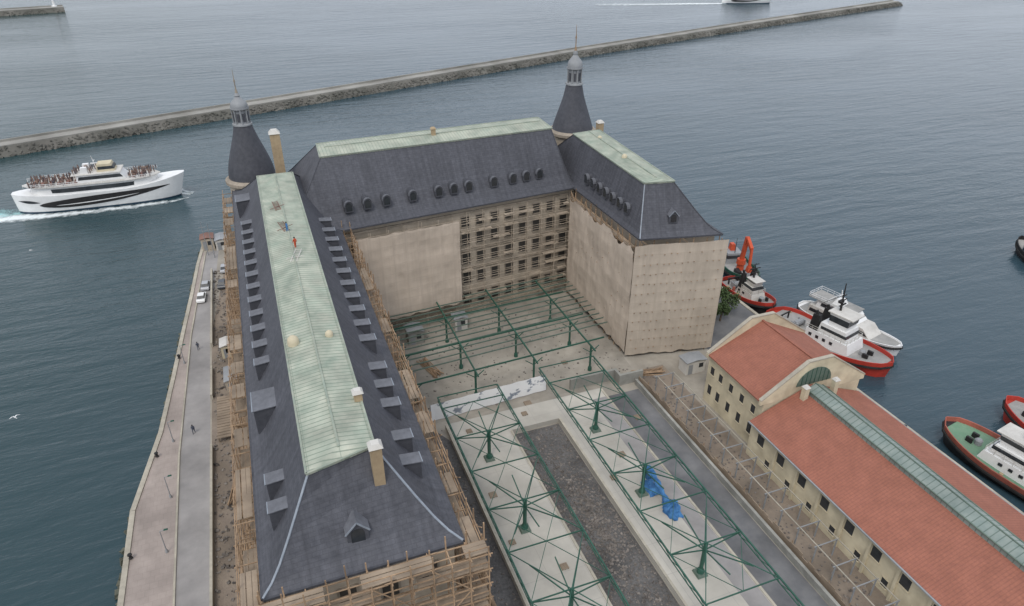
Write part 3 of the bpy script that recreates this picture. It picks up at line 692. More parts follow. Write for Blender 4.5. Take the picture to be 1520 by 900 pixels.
for x,y,h in ((70.9,62.8,12.0),(76.3,62.6,12.2)):
    mb=MB();mb.box(x-.4,x+.4,y-.4,y+.4,9.2,h);c=part("chimney",mb,M['cream'],WH);mb=MB();mb.frus(x-.5,x+.5,y-.5,y+.5,h+.002,h+.35,.25);part("chimney_cap",mb,M['offwhite'],c)
y=62.0
while y>26:
    wwin(WH,hx0,y,3.6,1.4,1.8)
    wwin(WH,hx0,y-2.2,1.0,.9,1.3)
    mb=MB();mb.box(hx0-.3,hx0-.02,y-3.7,y-3.3,0,6.2);part("pilaster",mb,M['cream'],WH)
    y-=4.5

# ------------------------------------------------------------------ breakwater
def bw(name,line,wid,zt,label,nrock,sl=1.7):
    root=thing(name,(line[0][0],line[0][1],-2),label,"breakwater")
    P=[Vector((*p,0)) for p in line];sec=[]
    for i,p in enumerate(P):
        d=(P[min(i+1,len(P)-1)]-P[max(i-1,0)]).normalized();n=Vector((d.y,-d.x,0));sec.append((p,n))
    S=[]
    for (p,n),(q,m) in zip(sec,sec[1:]):
        k=int((q-p).length/4)
        for j in range(k):S.append((p.lerp(q,j/k),n.lerp(m,j/k)))
    S.append(sec[-1])
    mb=MB();rings=[]
    for p,n in S:
        f=lambda o,z:p+n*(o+.5*noise.noise(p*.21+Vector((0,0,z))))+Vector((0,0,z+.15*noise.noise(p*.3+Vector((5,o,z)))))
        rings.append([f(1.6,-3.5),f(.3,-1.6),f(-.5,-.6),f(-sl,zt-.5),p-n*(sl+.3)+Vector((0,0,zt-.4)),p-n*(wid-2)+Vector((0,0,zt-.4)),f(-wid+1.6,zt-.6),f(-wid,-1.6),f(-wid-1.5,-3.5)])
    mb.loft(rings);part("rock_slope",mb,M['rock'],root)
    mb=MB();mb.loft([[p-n*(sl+.3)+Vector((0,0,zt-.5)),p-n*(sl+.3)+Vector((0,0,zt)),p-n*(wid-2.2)+Vector((0,0,zt)),p-n*(wid-2.2)+Vector((0,0,zt-.5))] for p,n in S]);part("walkway",mb,M['rocktop'],root)
    mb=MB();mb.loft([[p-n*(wid-2.2)+Vector((0,0,zt-.5)),p-n*(wid-2.2)+Vector((0,0,zt+.8)),p-n*(wid-1.6)+Vector((0,0,zt+.8)),p-n*(wid-1.6)+Vector((0,0,zt-.5))] for p,n in S]);part("parapet_wall",mb,M['rocktop'],root)
    mb=MB()
    for i in range(nrock):
        p,n=random.choice(S);d=Vector((-n.y,n.x,0));p=p+d*R(-2,2);h=R(0,1);r=R(.25,.6)
        q=p+n*(1.0-(sl+.9)*h)+Vector((0,0,-2.1+h*(zt+1.4)));mb.rock(q.x,q.y,q.z,r)
    s=part("boulders",mb,M['rock'],root);s["kind"]="stuff"
    return root
bw("breakwater",[(-230,238),(-85,283),(-6,310),(184,377),(350,431),(545,490)],9.5,1.4,"long straight stone breakwater with rubble slope and flat top",3200)
bw("rock_jetty",[(-330,655),(-171,690),(-128,700)],12,1.8,"short rock jetty end far out in the sea",300)
r=thing("beacon",(-136,708,1.5),"small white harbour beacon on the jetty end","beacon")
mb=MB();mb.lathe(-136,708,[(2.2,1.5),(2.0,2.5),(1.0,2.6),(.8,8.5),(1.3,8.7),(1.3,9.1)],12);part("tower",mb,M['white'],r,40)
mb=MB();mb.lathe(-136,708,[(.7,9.1),(.7,10.6),(.9,10.7),(.1,11.6)],10);part("lantern",mb,M['rust'],r,40)

# ------------------------------------------------------------------ vessels
def superw(t,p=3,q=.55):return max(.0,1-abs(2*t-1)**p)**q
def place(root,x,y,ang,z=-2):
    root.location=(x,y,z);root.rotation_euler=(0,0,math.radians(ang))
def ferry(label):
    r=thing("passenger_ferry",(0,0,0),label,"ferry")
    L=46;NS=32;hw=5.3
    def X(t,z):return -L/2+L*t+ (z*.34*(t**6)) -(z*.12*((1-t)**8))
    def ZT(t):return 5.0+1.9*max(0,(t-.66)/.34)**1.7+.5*max(0,(.25-t)/.25)
    def wd(t,z):
        base=hw*superw(t*.985+.008,3.4,.6)
        return max(.05,base*(.80+.20*min(1,max(0,z)/2.2)))
    rings=[]
    for i in range(NS+1):
        t=i/NS;zt=ZT(t);zs=[-1,0,1.2,2.4,zt]
        rings.append([(X(t,z),-wd(t,z),z) for z in zs]+[(X(t,z),wd(t,z),z) for z in zs[::-1]])
    mb=MB();mb.loft(rings);h=part("hull",mb,M['white'],r,35)
    for s in (-1,1):
        mb=MB();st=[]
        for i in range(NS+1):
            t=i/NS;st.append([(X(t,z),s*(wd(t,z)+.05),z) for z in (-.5,.6)])
        mb.loft(st,closed=False);part("boot_stripe",mb,M['navy'],h)
        mb=MB();st=[]
        for i in range(37):
            u=i/36;t=.15+.78*u;hh=1.5*max(.015,math.sin(math.pi*u**.7))**.75;zc=2.75+1.7*u**2-.2*(1-u)
            st.append([(X(t,zc+k*hh),s*(wd(t,zc+k*hh)+.06),zc+k*hh) for k in (-.9,-.4,.4,.8)])
        mb.loft(st,closed=False);part("side_window",mb,M['black'],h)
        mb=MB();st=[]
        for i in range(29):
            u=i/28;t=.25+.5*u;hh=.25*max(.02,math.sin(math.pi*u))**.5;zc=2.35+1.1*u**2
            st.append([(X(t,zc+k*hh),s*(wd(t,zc+k*hh)+.11),zc+k*hh) for k in (-.5,.5)])
        mb.loft(st,closed=False);part("white_stripe",mb,M['white'],h)
        mb=MB();st=[]
        for i in range(15):
            u=i/14;t=.03+.13*u;hh=.4*max(.05,math.sin(math.pi*u));zc=3.8-.5*u
            st.append([(X(t,zc+k*hh),s*(wd(t,zc+k*hh)+.06),zc+k*hh) for k in (-1,1)])
        mb.loft(st,closed=False);part("side_window",mb,M['glassdark'],h)
    def deckpoly(mb,t0,t1,z0,z1,inset,n=20,tap=.0):
        pr=[]
        for i in range(n+1):
            u=i/n;t=t0+(t1-t0)*u;e=min(1,(1-abs(2*u-1)**7))**.5
            pr.append((-L/2+L*t,max(.3,(wd(t,5)-inset)*e)))
        lo=[(x,-w,z0) for x,w in pr]+[(x,w,z0) for x,w in pr[::-1]];hi=[(x,-w+tap,z1) for x,w in pr]+[(x,w-tap,z1) for x,w in pr[::-1]]
        mb.loft([lo,hi])
    mb=MB();deckpoly(mb,.1,.88,5.0,7.1,.5,tap=.25);s=part("superstructure",mb,M['white'],r,35)
    mb=MB();deckpoly(mb,.14,.84,5.55,6.6,.47,tap=.1);part("cabin_window",mb,M['glassdark'],s,35)
    mb=MB();deckpoly(mb,.06,.9,7.11,7.3,.25);d=part("sun_deck",mb,M['offwhite'],r)
    for q in (-1,1):
        mb=MB()
        for sx in range(29):
            t=.08+.8*sx/29;t2=.08+.8*(sx+1)/29;x=-L/2+L*t;w=wd(t,5)-.45
            mb.beam((x,q*w,7.3),(x,q*w,8.2),.08)
            for z in (7.8,8.2):
                mb.beam((x,q*w,z),(-L/2+L*t2,q*(wd(t2,5)-.45),z),.09)
        part("railing",mb,M['white'],d)
    for sx in range(14):
        x=-17+2.3*sx
        if -5<x<9:continue
        mb=MB();mb.box(x,x+.9,-3.2,3.2,7.31,7.75);part("bench",mb,M['deckred'],d)
    mb=MB();mb.frus(-5,9,-3.2,3.2,7.31,9.3,.6,1.6,.25);w=part("wheelhouse",mb,M['white'],r)
    mb=MB();mb.frus(-4.3,8.3,-3.14,3.14,7.9,8.8,.3,.75,.08);part("wheelhouse_window",mb,M['glassdark'],w)
    mb=MB();mb.frus(-6,8,-3.4,3.4,9.32,9.5,.1);part("upper_deck",mb,M['offwhite'],w)
    mb=MB();mb.frus(1.2,6.4,-2.1,2.1,9.5,11.5,.3,1.0,.15);p=part("bridge",mb,M['cream'],r)
    mb=MB();mb.frus(1.6,6.25,-2.1,2.1,10.1,10.9,.08,.36,.06);part("bridge_window",mb,M['glassdark'],p)
    mb=MB();mb.tube((1,0,9.5),(.4,0,13.6),.16,6,.06);mb.beam((.8,-1,12.2),(.8,1,12.2),.12);mb.box(-.3,1.6,-.15,.15,11.4,11.65);part("mast",mb,M['white'],w)
    for q in (-1,1):
        mb=MB();mb.frus(-3.4,-1.2,q*1.9-.7,q*1.9+.7,9.5,11.1,.4,.1,.1);part("funnel",mb,M['white'],w)
    mb=MB()
    for i in range(230):
        x=R(-18.5,17)
        z0=7.31
        if -5.4<x<9.4:
            if x>1:continue
            z0=9.5
        y=R(-1,1)*(3.9 if z0<9 else 2.6);a=.2
        if z0>9 and abs(y)>1.1 and x>-3.8 and x<-.8:continue
        mb.loft([[(x+a*k*math.cos(j*math.pi/3),y+a*.7*k*math.sin(j*math.pi/3),z0+z*.85) for j in range(6)] for k,z in ((.6,0),(.8,.8),(1.15,1.35),(.4,1.5),(.5,1.6),(.45,1.75),(.1,1.8))])
    cr=part("crowd",mb,M['crowd'],r);cr["kind"]="stuff"
    return r
f=ferry("white passenger ferry with black curved side windows sailing past");place(f,-45.6,223,-1.5);f.scale=(.93,.95,1.06)
f2=dup(f,(430,552,-2),math.radians(-18),label="distant white passenger ferry near the end of the breakwater")

def shipw(t,B,blunt=.2):
    s=1 if t>blunt else math.sqrt(max(0,1-(1-t/blunt)**2))*.75+.25
    b=1 if t<.6 else math.sqrt(max(0,1-((t-.6)/.4)**2))
    return max(.06,B/2*s*b)
def vessel(name,L,B,label,cat,hullc,railc,deckc,free=1.3,sheer=1.6,bul=.8):
    r=thing(name,(0,0,0),label,cat);NS=26
    dz=lambda t:free+sheer*max(0,(t-.35)/.65)**2+.25*(1-t)
    def X(t,z):return -L/2+L*t+z*.22*t**5
    def ring(t,z0,z1,k0,k1,o=0):
        w=shipw(t,B)+o
        return [(X(t,z0),-w*k0,z0),(X(t,(z0+z1)/2),-w*(k0+k1)/2,(z0+z1)/2),(X(t,z1),-w*k1,z1),(X(t,z1),w*k1,z1),(X(t,(z0+z1)/2),w*(k0+k1)/2,(z0+z1)/2),(X(t,z0),w*k0,z0)]
    mb=MB();mb.loft([ring(i/NS,-1.2,dz(i/NS)-.02,.72,1.0) for i in range(NS+1)]);h=part("hull",mb,hullc,r,40)
    mb=MB()
    for i in range(NS):
        for s in (-1,1):
            q=[]
            for t in (i/NS,(i+1)/NS):
                w=shipw(t,B);z=dz(t);q.append([(X(t,z),s*(w-.02),z-.1),(X(t,z),s*(w+.1),z+bul),(X(t,z),s*(w-.1),z+bul),(X(t,z),s*(w-.2),z-.1)])
            mb.loft(q)
    w0=shipw(0,B);mb.box(-L/2-.05,-L/2+.15,-w0,w0,dz(0)-.1,dz(0)+bul)
    part("bulwark",mb,railc,h)
    mb=MB()
    for i in range(NS):
        for s in (-1,1):
            a,b=i/NS,(i+1)/NS;mb.beam((X(a,dz(a)),s*(shipw(a,B)+.08),dz(a)-.25),(X(b,dz(b)),s*(shipw(b,B)+.08),dz(b)-.25),.4,.35)
    part("fender",mb,M['rubber'],h)
    mb=MB();mb.loft([[(X(t,dz(t)),-shipw(t,B)+.12,dz(t)+.03),(X(t,dz(t)),shipw(t,B)-.12,dz(t)+.03)] for t in [i/NS for i in range(1,NS)]],closed=False);part("deck",mb,deckc,r)
    return r,dz
def rails(mb,x0,x1,y0,y1,z,h=.9,st=1.2):
    P=[(x0,y0),(x1,y0),(x1,y1),(x0,y1),(x0,y0)]
    for a,b in zip(P,P[1:]):
        for k in (.5,1):mb.beam((*a,z+h*k),(*b,z+h*k),.06)
        n=max(1,int(math.dist(a,b)/st))
        for i in range(n):
            t=i/n;mb.beam((a[0]+(b[0]-a[0])*t,a[1]+(b[1]-a[1])*t,z),(a[0]+(b[0]-a[0])*t,a[1]+(b[1]-a[1])*t,z+h),.06)
def tug(L,B,label,hullc,railc,deckc,func,tall=1.0,sup='white',low=1.0):
    r,dz=vessel("tugboat",L,B,label,"tugboat",hullc,railc,deckc)
    z=dz(.5);a=L*.02;h1=2.5*low
    mb=MB();mb.frus(-L*.12,L*.25,-B*.30,B*.30,z,z+h1,.25,.6,.15);s=part("deckhouse",mb,M[sup],r)
    for x in [(-L*.08+k*1.5) for k in range(int(L*.28/1.5))]:
        for q in (-1,1):
            mb=MB();mb.box(x,x+.6,q*(B*.30-.08)-.1,q*(B*.30-.08)+.1,z+1.2*low,z+1.8*low);part("porthole",mb,M['glassdark'],s)
    h2=h1+2.1*low
    mb=MB();mb.frus(-L*.03,L*.2,-B*.24,B*.24,z+h1+.02,z+h2,.3,.4,.1);s2=part("bridge_deck",mb,M[sup],r)
    mb=MB();mb.frus(-L*.01,L*.2-.05,-B*.24-.0,B*.24+.0,z+h1+.8,z+h1+1.4,.05,.1,.01);part("window",mb,M['glassdark'],s2)
    mb=MB();rails(mb,-L*.11,L*.22,-B*.28,B*.28,z+h1);part("railing",mb,M['offwhite'],s2)
    zz=z+h2+.02
    mb=MB();mb.frus(L*.03,L*.17,-B*.18,B*.18,zz,zz+2.2*tall,-.1,-.35,-.05);w=part("wheelhouse",mb,M[sup],r)
    mb=MB();mb.frus(L*.03-.06,L*.17+.2,-B*.18-.07,B*.18+.07,zz+.9,zz+1.8*tall,-.05,-.16,0);part("wheelhouse_window",mb,M['glassdark'],w)
    mb=MB();mb.box(L*.01,L*.19+.5,-B*.21,B*.21,zz+2.22*tall,zz+2.4*tall);part("wheelhouse_roof",mb,M['offwhite'],w)
    mb=MB();zt=zz+2.4*tall;mb.tube((L*.06,0,zt),(L*.05,0,zt+4.8*tall),.24,8,.1);mb.beam((L*.06,-1.3,zt+2.2),(L*.06,1.3,zt+2.2),.16);mb.beam((L*.06,-.8,zt+3.2),(L*.06,.8,zt+3.2),.14);mb.box(L*.06,L*.06+.3,-1,1,zt+1.2,zt+1.4)
    mb.beam((L*.06,0,zt+3.4),(-L*.08,0,zt),.09);mb.beam((L*.06-.3,-.5,zt+1.8),(L*.06-.3,.5,zt+1.8),.7,.5);part("mast",mb,M['black'],w)
    for q in (-1,1):
        mb=MB();mb.frus(-L*.1,-L*.03,q*B*.2-.6,q*B*.2+.6,z+h1,z+h1+3.3,.35,.1,.15);fn=part("funnel",mb,func,r)
        mb=MB();mb.tube((-L*.065,q*B*.2,z+h1+3.3),(-L*.075,q*B*.2,z+h1+4),.28,8);part("exhaust",mb,M['black'],fn)
    mb=MB();mb.tube((-L*.24,-1.1,z+.8),(-L*.24,1.1,z+.8),.65,12);mb.box(-L*.24-.8,-L*.24+.8,-1.4,-1.15,z-.1,z+1.3);mb.box(-L*.24-.8,-L*.24+.8,1.15,1.4,z-.1,z+1.3);part("winch",mb,M['grey'],r)
    mb=MB();mb.beam((-L*.36,-1.2,z-.1),(-L*.36,-1.2,z+1.5),.25);mb.beam((-L*.36,1.2,z-.1),(-L*.36,1.2,z+1.5),.25);mb.beam((-L*.36,-1.6,z+1.5),(-L*.36,1.6,z+1.5),.25);part("towing_bitt",mb,M['black'],r)
    for q in (-1,1):
        mb=MB();mb.lathe(-L*.17,q*B*.3,[(.35,z),(.38,z+.5),(.25,z+.9)],8);part("ventilator",mb,M['rust'],r)
        mb=MB();mb.box(L*.32,L*.36,q*.9-.2,q*.9+.2,dz(.84),dz(.84)+.9);part("bollard",mb,M['black'],r)
    mb=MB();mb.lathe(L*.3,0,[(.6,dz(.8)),(.6,dz(.8)+.8),(.4,dz(.8)+1)],10);part("capstan",mb,M['grey'],r)
    for k in range(7):
        x=L*(-.4+.12*k);q=(-1)**k;mb=MB();mb.lathe(x,q*B*.36,[(.3,z),(.3,z+.35)],8);part("rope_coil",mb,M['tan'],r)
    return r
t1=tug(26,9.4,"red hulled tugboat with white superstructure and black mast at the quay",M['red'],M['red'],M['deckgrey'],M['black'],1.2);place(t1,99.4,86.8,-75)
t2=tug(15,6.2,"older dark tugboat with red rail and black funnels at the quay",M['black'],M['red'],M['deckgrey'],M['black'],.6,'offwhite',.7);place(t2,96.6,107.6,-90)
t3=tug(25,9.0,"tugboat with rust red rail green deck and white superstructure",M['black'],M['rust'],M['deckgreen'],M['offwhite'],.9,'white',.8);place(t3,100.8,45.6,100)
t4=tug(20,8,"red tugboat moored outside another tug",M['red'],M['red'],M['deckgrey'],M['red'],.8,'offwhite',.8);place(t4,114.5,48.5,97)
r,dz=vessel("crane_boat",17,7,"dark green and blue workboat carrying an orange knuckle crane","workboat",M['navy'],M['steel'],M['deckgrey'])
z=dz(.4);mb=MB();mb.frus(-6,-2,-2,2,z,z+2.6,.2);s=part("cabin",mb,M['grey'],r);mb=MB();mb.box(-5.9,-1.95,-2.02,2.02,z+1.4,z+2.1);part("window",mb,M['glassdark'],s)
mb=MB();mb.lathe(1.5,0,[(.9,z),(.8,z+1.6),(1.1,z+1.8),(1.0,z+3)],12);mb.beam((1.5,0,z+2.6),(2.6,0,z+9),.8,.9);mb.beam((2.6,0,z+9),(5.6,0,z+7.4),.7,.75);mb.beam((5.6,0,z+7.4),(6,0,z+3.2),.5,.55);mb.frus(5.4,6.8,-.6,.6,z+2,z+3.3,.2);part("crane",mb,M['orange'],r)
mb=MB();mb.frus(-5.4,-3.8,-.6,.6,z+2.6,z+4.2,.15);part("funnel",mb,M['orange'],r)
mb=MB();mb.tube((-2.6,0,z+2.6),(-2.6,0,z+6.5),.1,6,.05);mb.frus(2.5,4.8,-2,-.8,z,z+1.2,.1);part("mast",mb,M['black'],r)
place(r,102.6,119.5,-105)
r,dz=vessel("motor_yacht",22,6.0,"white motor yacht with stacked decks moored outside a tug","yacht",M['white'],M['white'],M['deckgrey'],free=1.3,sheer=1.0,bul=.35)
z=dz(.4);mb=MB();mb.frus(-8,6.5,-2.3,2.3,z,z+2.1,.2,2.2,.15);s=part("cabin",mb,M['offwhite'],r);mb=MB();mb.frus(-7.6,5.5,-2.3,2.3,z+.8,z+1.5,.1,.8,.05);part("window",mb,M['glassdark'],s)
mb=MB();mb.frus(-6.5,2.8,-2.0,2.0,z+2.12,z+3.8,.2,1.6,.2);s=part("upper_cabin",mb,M['white'],r);mb=MB();mb.frus(-5.5,2.3,-2.0,2.0,z+2.7,z+3.4,.1,.8,.1);part("window",mb,M['glassdark'],s)
mb=MB();mb.box(-8.4,1.6,-2.2,2.2,z+3.82,z+3.96);part("sun_deck",mb,M['deckgrey'],r)
mb=MB();mb.frus(-3.5,-1.5,-1.3,1.3,z+3.96,z+5.2,.5);mb.tube((-2.5,0,z+5.0),(-2.8,0,z+7.0),.1,6);mb.beam((-2.6,-1,z+6.0),(-2.6,1,z+6.0),.1);part("mast",mb,M['white'],r)
mb=MB();rails(mb,-8.3,-4,-2.1,2.1,z+3.96);part("railing",mb,M['white'],r)
place(r,107.6,89.5,-76)
r,dz=vessel("workboat",11,4.2,"small dark hulled workboat out on open water","boat",M['black'],M['black'],M['deckgrey'])
z=dz(.4);mb=MB();mb.frus(-2,1.6,-1.3,1.3,z,z+2.3,.2);s=part("cabin",mb,M['navy'],r);mb=MB();mb.box(-1.8,1.5,-1.32,1.32,z+1.2,z+1.8);part("window",mb,M['glassdark'],s)
place(r,175.5,100,60)

def wake(pts,m,z):
    mb=MB()
    for (p,w,d),(q,v,e) in zip(pts,pts[1:]):
        p=Vector((*p,z));q=Vector((*q,z));dd=(q-p).normalized();n=Vector((-dd.y,dd.x,0))
        mb.face([p-n*w,q-n*v,q+n*v,p+n*w],[(d,0),(e,0),(e,1),(d,1)])
    return struct("wake",mb,m)
wake([((-22,219),1.2,.5),((-30,217.3),2.4,.8),((-50,217.2),3,.9),((-67,219),4,1.2),((-80,220.5),6,1.2),((-115,222),9,.8)],M['foam'],-1.96)
wake([((-62,224),4,.8),((-80,224),8,1.2),((-130,226),14,.9)],M['foamcyan'],-1.975)
wake([((-25,228),1.2,.5),((-21.5,222),1.8,.8),((-30,226),1.2,.4)],M['foam'],-1.95)
wake([((412,557),6,1.2),((380,566),9,1.1),((300,590),14,.5)],M['foam'],-1.9)

# ------------------------------------------------------------------ cars, lamps, people, birds, trees
def car(paint,label):
    r=thing("parked_car",(0,0,0),label,"car",group="cars parked along the quay road")
    mb=MB();mb.loft([[(y*.86 if z<.4 else y,x,z) for y,z in ((-.85,.28),(-.9,.55),(-.84,.8+dz),(.84,.8+dz),(.9,.55),(.85,.28))] for x,dz in ((-2.1,-.12),(-1.9,.08),(-.8,.12),(.9,.1),(1.7,.02),(2.1,-.15))])
    b=part("body",mb,paint,r,40)
    mb=MB();mb.frus(-.78,.78,-1.5,1.05,.9,1.42,.14,.14,.45,.55);part("window",mb,M['glassdark'],r)
    mb=MB();mb.frus(-.66,.66,-1.06,.52,1.421,1.47,.06);part("roof",mb,paint,r)
    for x in (-.82,.82):
        for y in (-1.3,1.3):
            mb=MB();mb.tube((x-.1,y,.32),(x+.1,y,.32),.32,14);part("wheel",mb,M['rubber'],r)
    for a,b_ in ((-.75,-.4),(.4,.75)):
        mb=MB();mb.box(a,b_,2.0,2.06,.5,.66);part("headlight",mb,M['white'],r)
    return r
c=car(M['white'],"white hatchback parked beside the quay road");c.location=(-17.2,147,.01);c.rotation_euler=(0,0,-.08)
c=car(M['greycar'],"silver hatchback parked beside the quay road");c.location=(-16.4,152.5,.01);c.rotation_euler=(0,0,-.08)
c=car(M['darkcar'],"dark car parked beside the quay road");c.location=(-12.9,152,.01);c.rotation_euler=(0,0,-.1)
c=car(M['greycar'],"silver car parked near the scaffolding");c.location=(-12.3,160,.01);c.rotation_euler=(0,0,-.05)
def lamp(x,y):
    r=thing("street_lamp",(x,y,0),"dark grey street lamp with short arm on the quay","street lamp",group="street lamps along the quay")
    mb=MB();mb.tube((x,y,0),(x,y,4.0),.08,8,.05);mb.lathe(x,y,[(.2,0),(.18,.4),(.09,.6)],8);part("post",mb,M['grey'],r,40)
    mb=MB();mb.beam((x,y,3.9),(x+.6,y,4.1),.07);part("arm",mb,M['grey'],r)
    mb=MB();mb.frus(x+.45,x+1.0,y-.13,y+.13,4.0,4.16,.07);part("lamp_head",mb,M['steel'],r)
    return r
l=lamp(-20.8,75.5)
for x,y in ((-21,99),(-20.8,86),(-20.0,122)):dup(l,(x,y,0))
mb=MB();mb.lathe(0,0,[(.28,0),(.2,.1),(.18,.45),(.3,.55),(.28,.7),(.05,.75)],12)
b0=solo("bollard",mb,M['black'],"black iron mooring bollard on the quay edge","bollard",group="mooring bollards on the quay edge",smooth=40)
b0.location=(-25.2,76,.18)
for x,y in ((-23.2,96),(-21,124),(91.6,72),(91.6,84),(91.6,96),(91.5,108),(91.6,60)):
    o=b0.copy();o.location=(x,y,.18 if x<0 else .05);COL.objects.link(o)
def person(x,y,z,rz,label,stride=.25,cl=M['cloth']):
    J=[(0,0,.95),(0,0,1.2),(0,0,1.42),(0,0,1.52),(0,.01,1.62),(0,.01,1.73),
       (.1,0,.9),(.12,stride*.6,.5),(.12,stride*.7,.06),(.12,stride*.7+.16,.03),
       (-.1,0,.9),(-.12,-stride*.3,.5),(-.12,-stride,.1),(-.12,-stride+.15,.04),
       (.2,0,1.4),(.26,-.08,1.13),(.27,.05,.88),(-.2,0,1.4),(-.26,.08,1.13),(-.27,.2,.92)]
    E=[(0,1),(1,2),(2,3),(3,4),(4,5),(0,6),(6,7),(7,8),(8,9),(0,10),(10,11),(11,12),(12,13),(2,14),(14,15),(15,16),(2,17),(17,18),(18,19)]
    Rr=[.15,.15,.16,.06,.1,.09,.1,.07,.05,.04,.1,.07,.05,.04,.07,.05,.035,.07,.05,.035]
    me=bpy.data.meshes.new("person");me.from_pydata(J,E,[]);o=bpy.data.objects.new("person",me);COL.objects.link(o)
    md=o.modifiers.new("Skin",'SKIN')
    for i,v in enumerate(me.skin_vertices[0].data):v.radius=(Rr[i],Rr[i]);v.use_root=(i==0)
    o.modifiers.new("Sub",'SUBSURF').levels=1
    me.materials.append(cl);o.location=(x,y,z);o.rotation_euler=(0,0,rz)
    tag(o,label,"person",group="people walking about the site");W[o]=Vector((x,y,z))
    mb=MB();mb.lathe(0,.01,[(.02,1.55),(.1,1.6),(.115,1.68),(.1,1.76),(.03,1.81)],10);h=finish("hair",mb,M['black'],60,recenter=False);h.parent=o
    return o
person(-17.6,126,.01,.1,"person in dark clothes walking along the quay road")
person(-17.9,100,.01,3.0,"person in dark clothes walking along the quay road")
person(2.6,95,32.2,.6,"worker in orange clothes standing on the copper roof",.1,M['orange'])
person(2.0,101,32.2,2.0,"worker in blue clothes standing on the copper roof",.1,M['blue'])
for (x,y,rz) in ((1.6,103,.2),(2.4,92,-.3),(1.2,112,.1)):
    mb=MB();mb.M=Matrix.Translation((x,y,32.15))@Matrix.Rotation(rz,4,'Z')
    for sx in (-.4,.4):
        mb.beam((sx,-1.8,.25),(sx,1.8,.45),.08)
    for k in range(8):mb.beam((-.4,-1.6+k*.45,.28+.02*k),(.4,-1.6+k*.45,.28+.02*k),.06)
    mb.beam((-1.2,-.8,.2),(1.2,-.6,.6),.07)
    solo("roof_ladder",mb,M['deckred'] if y>100 else M['offwhite'],"roof ladder with rails lying across the copper roof","ladder",group="ladders lying on the copper roof")
def gull(x,y,z,rz,s=1.):
    r=thing("seagull",(0,0,0),"white seagull gliding over the water with wings spread","seagull",group="seagulls flying over the water")
    mb=MB();mb.loft([[(rr*math.cos(a*math.pi/4),yy,rr*.9*math.sin(a*math.pi/4)) for a in range(8)] for yy,rr in ((-.34,.02),(-.2,.06),(0,.09),(.15,.07),(.24,.05),(.3,.055),(.36,.03),(.43,.008))]);part("body",mb,M['white'],r,60)
    for sd in (-1,1):
        mb=MB();mb.loft([[(sd*.04,.1,.05),(sd*.04,-.08,.05),(sd*.04,-.08,.03),(sd*.04,.1,.03)],[(sd*.35,.16,.17),(sd*.35,.0,.17),(sd*.35,0,.155),(sd*.35,.16,.155)],[(sd*.8,.0,.1),(sd*.8,-.06,.1),(sd*.8,-.06,.095),(sd*.8,0,.095)]]);part("wing",mb,M['white'],r)
    mb=MB();mb.face([(-.04,-.3,.01),(.04,-.3,.01),(.09,-.48,.01),(-.09,-.48,.01)]);part("tail",mb,M['white'],r)
    r.location=(x,y,z);r.rotation_euler=(.15,.2,rz);r.scale=(s,s,s)
gull(-41.4,102.8,8,.8);gull(-52.9,173.4,6,2.2)
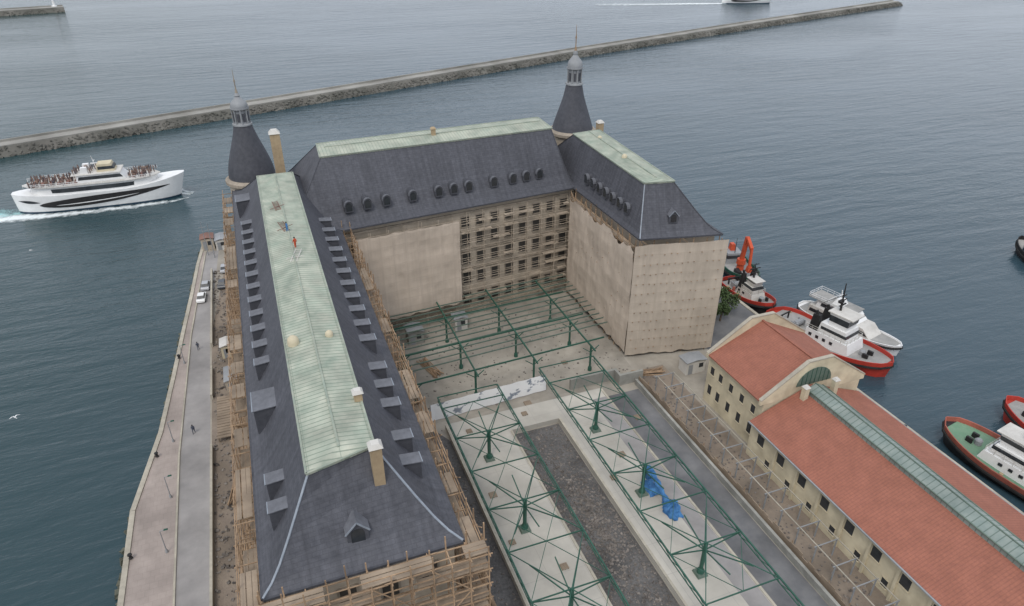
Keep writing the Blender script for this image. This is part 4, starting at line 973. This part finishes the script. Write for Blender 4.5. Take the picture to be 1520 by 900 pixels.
def tree(x,y,h,cr,label):
    r=thing("tree",(x,y,0),label,"tree",group="small trees by the quay")
    mb=MB();mb.tube((x,y,0),(x+.1,y,h*.55),.22,8,.12)
    for i in range(6):
        a=R(0,6.28);q=(x+cr*.6*math.cos(a),y+cr*.6*math.sin(a),h*R(.6,.85));mb.tube((x+.05,y,h*R(.35,.55)),q,.09,6,.03)
    part("trunk",mb,M['bark'],r,50)
    mb=MB()
    cl=[(x+R(-1,1)*cr*.65,y+R(-1,1)*cr*.65,h*R(.5,.95),cr*R(.3,.5)) for _ in range(16)]
    for cx,cy,cz,rr in cl:
        for k in range(90):
            v=Vector((R(-1,1),R(-1,1),R(-1,1)));
            if v.length>1:continue
            p=Vector((cx,cy,cz))+v*rr;a=Vector((R(-1,1),R(-1,1),R(-1,1))).normalized()*.2;b=a.cross(Vector((R(-1,1),R(-1,1),R(-1,1)))).normalized()*.16
            mb.face([p-a,p-b,p+a,p+b])
    part("crown",mb,M['leaf'],r)
tree(86.5,101.5,5,2.4,"small dark green tree beside the short wing");tree(83.5,99.5,4,2.0,"low dark green tree near the quay");tree(88,105,4.2,1.9,"small green tree near the moored boats")
for x,y in ((-14.5,168),(-16,170)):
    mb=MB();mb.tube((x,y,0),(x,y,9),.12,8,.05);mb.beam((x-.8,y,7.4),(x+.8,y,7.4),.08);solo("flagpole",mb,M['grey'],"slim grey pole with crossbar at the quay tip","flagpole",group="poles at the quay tip")

# ------------------------------------------------------------------ light + camera
w=bpy.data.worlds.new("World");scene.world=w;w.use_nodes=True;N=w.node_tree.nodes;L=w.node_tree.links
sk=N.new("ShaderNodeTexSky");sk.sky_type='NISHITA';sk.sun_disc=False
sx,sy,sz=-.45,-.55,1.05
sk.sun_elevation=math.atan2(sz,math.hypot(sx,sy));sk.sun_rotation=math.atan2(sx,sy)
sk.air_density=1.2;sk.dust_density=3
hs=N.new("ShaderNodeHueSaturation");hs.inputs["Saturation"].default_value=.45;L.new(sk.outputs[0],hs.inputs["Color"])
mx=N.new("ShaderNodeMix");mx.data_type='RGBA';mx.inputs[0].default_value=.75;mx.inputs[7].default_value=(7.3,7.8,8.7,1);L.new(hs.outputs[0],mx.inputs[6])
bg=N["Background"];L.new(mx.outputs[2],bg.inputs[0]);bg.inputs[1].default_value=.14
sd=bpy.data.lights.new("sun",'SUN');sd.energy=1.2;sd.angle=math.radians(14);sd.color=(1,.94,.86)
so=bpy.data.objects.new("sun",sd);so.rotation_euler=Vector((sx,sy,sz)).to_track_quat('Z','Y').to_euler();COL.objects.link(so)
cd=bpy.data.cameras.new("camera");cd.lens=36*1027/1520;cd.sensor_width=36;cd.clip_end=20000;cd.clip_start=.5
co=bpy.data.objects.new("camera",cd);co.location=(0,0,75);co.rotation_euler=(math.radians(60),0,math.radians(-20.6));COL.objects.link(co);scene.camera=co
scene.view_settings.view_transform='Standard';scene.view_settings.look='None';scene.view_settings.exposure=0
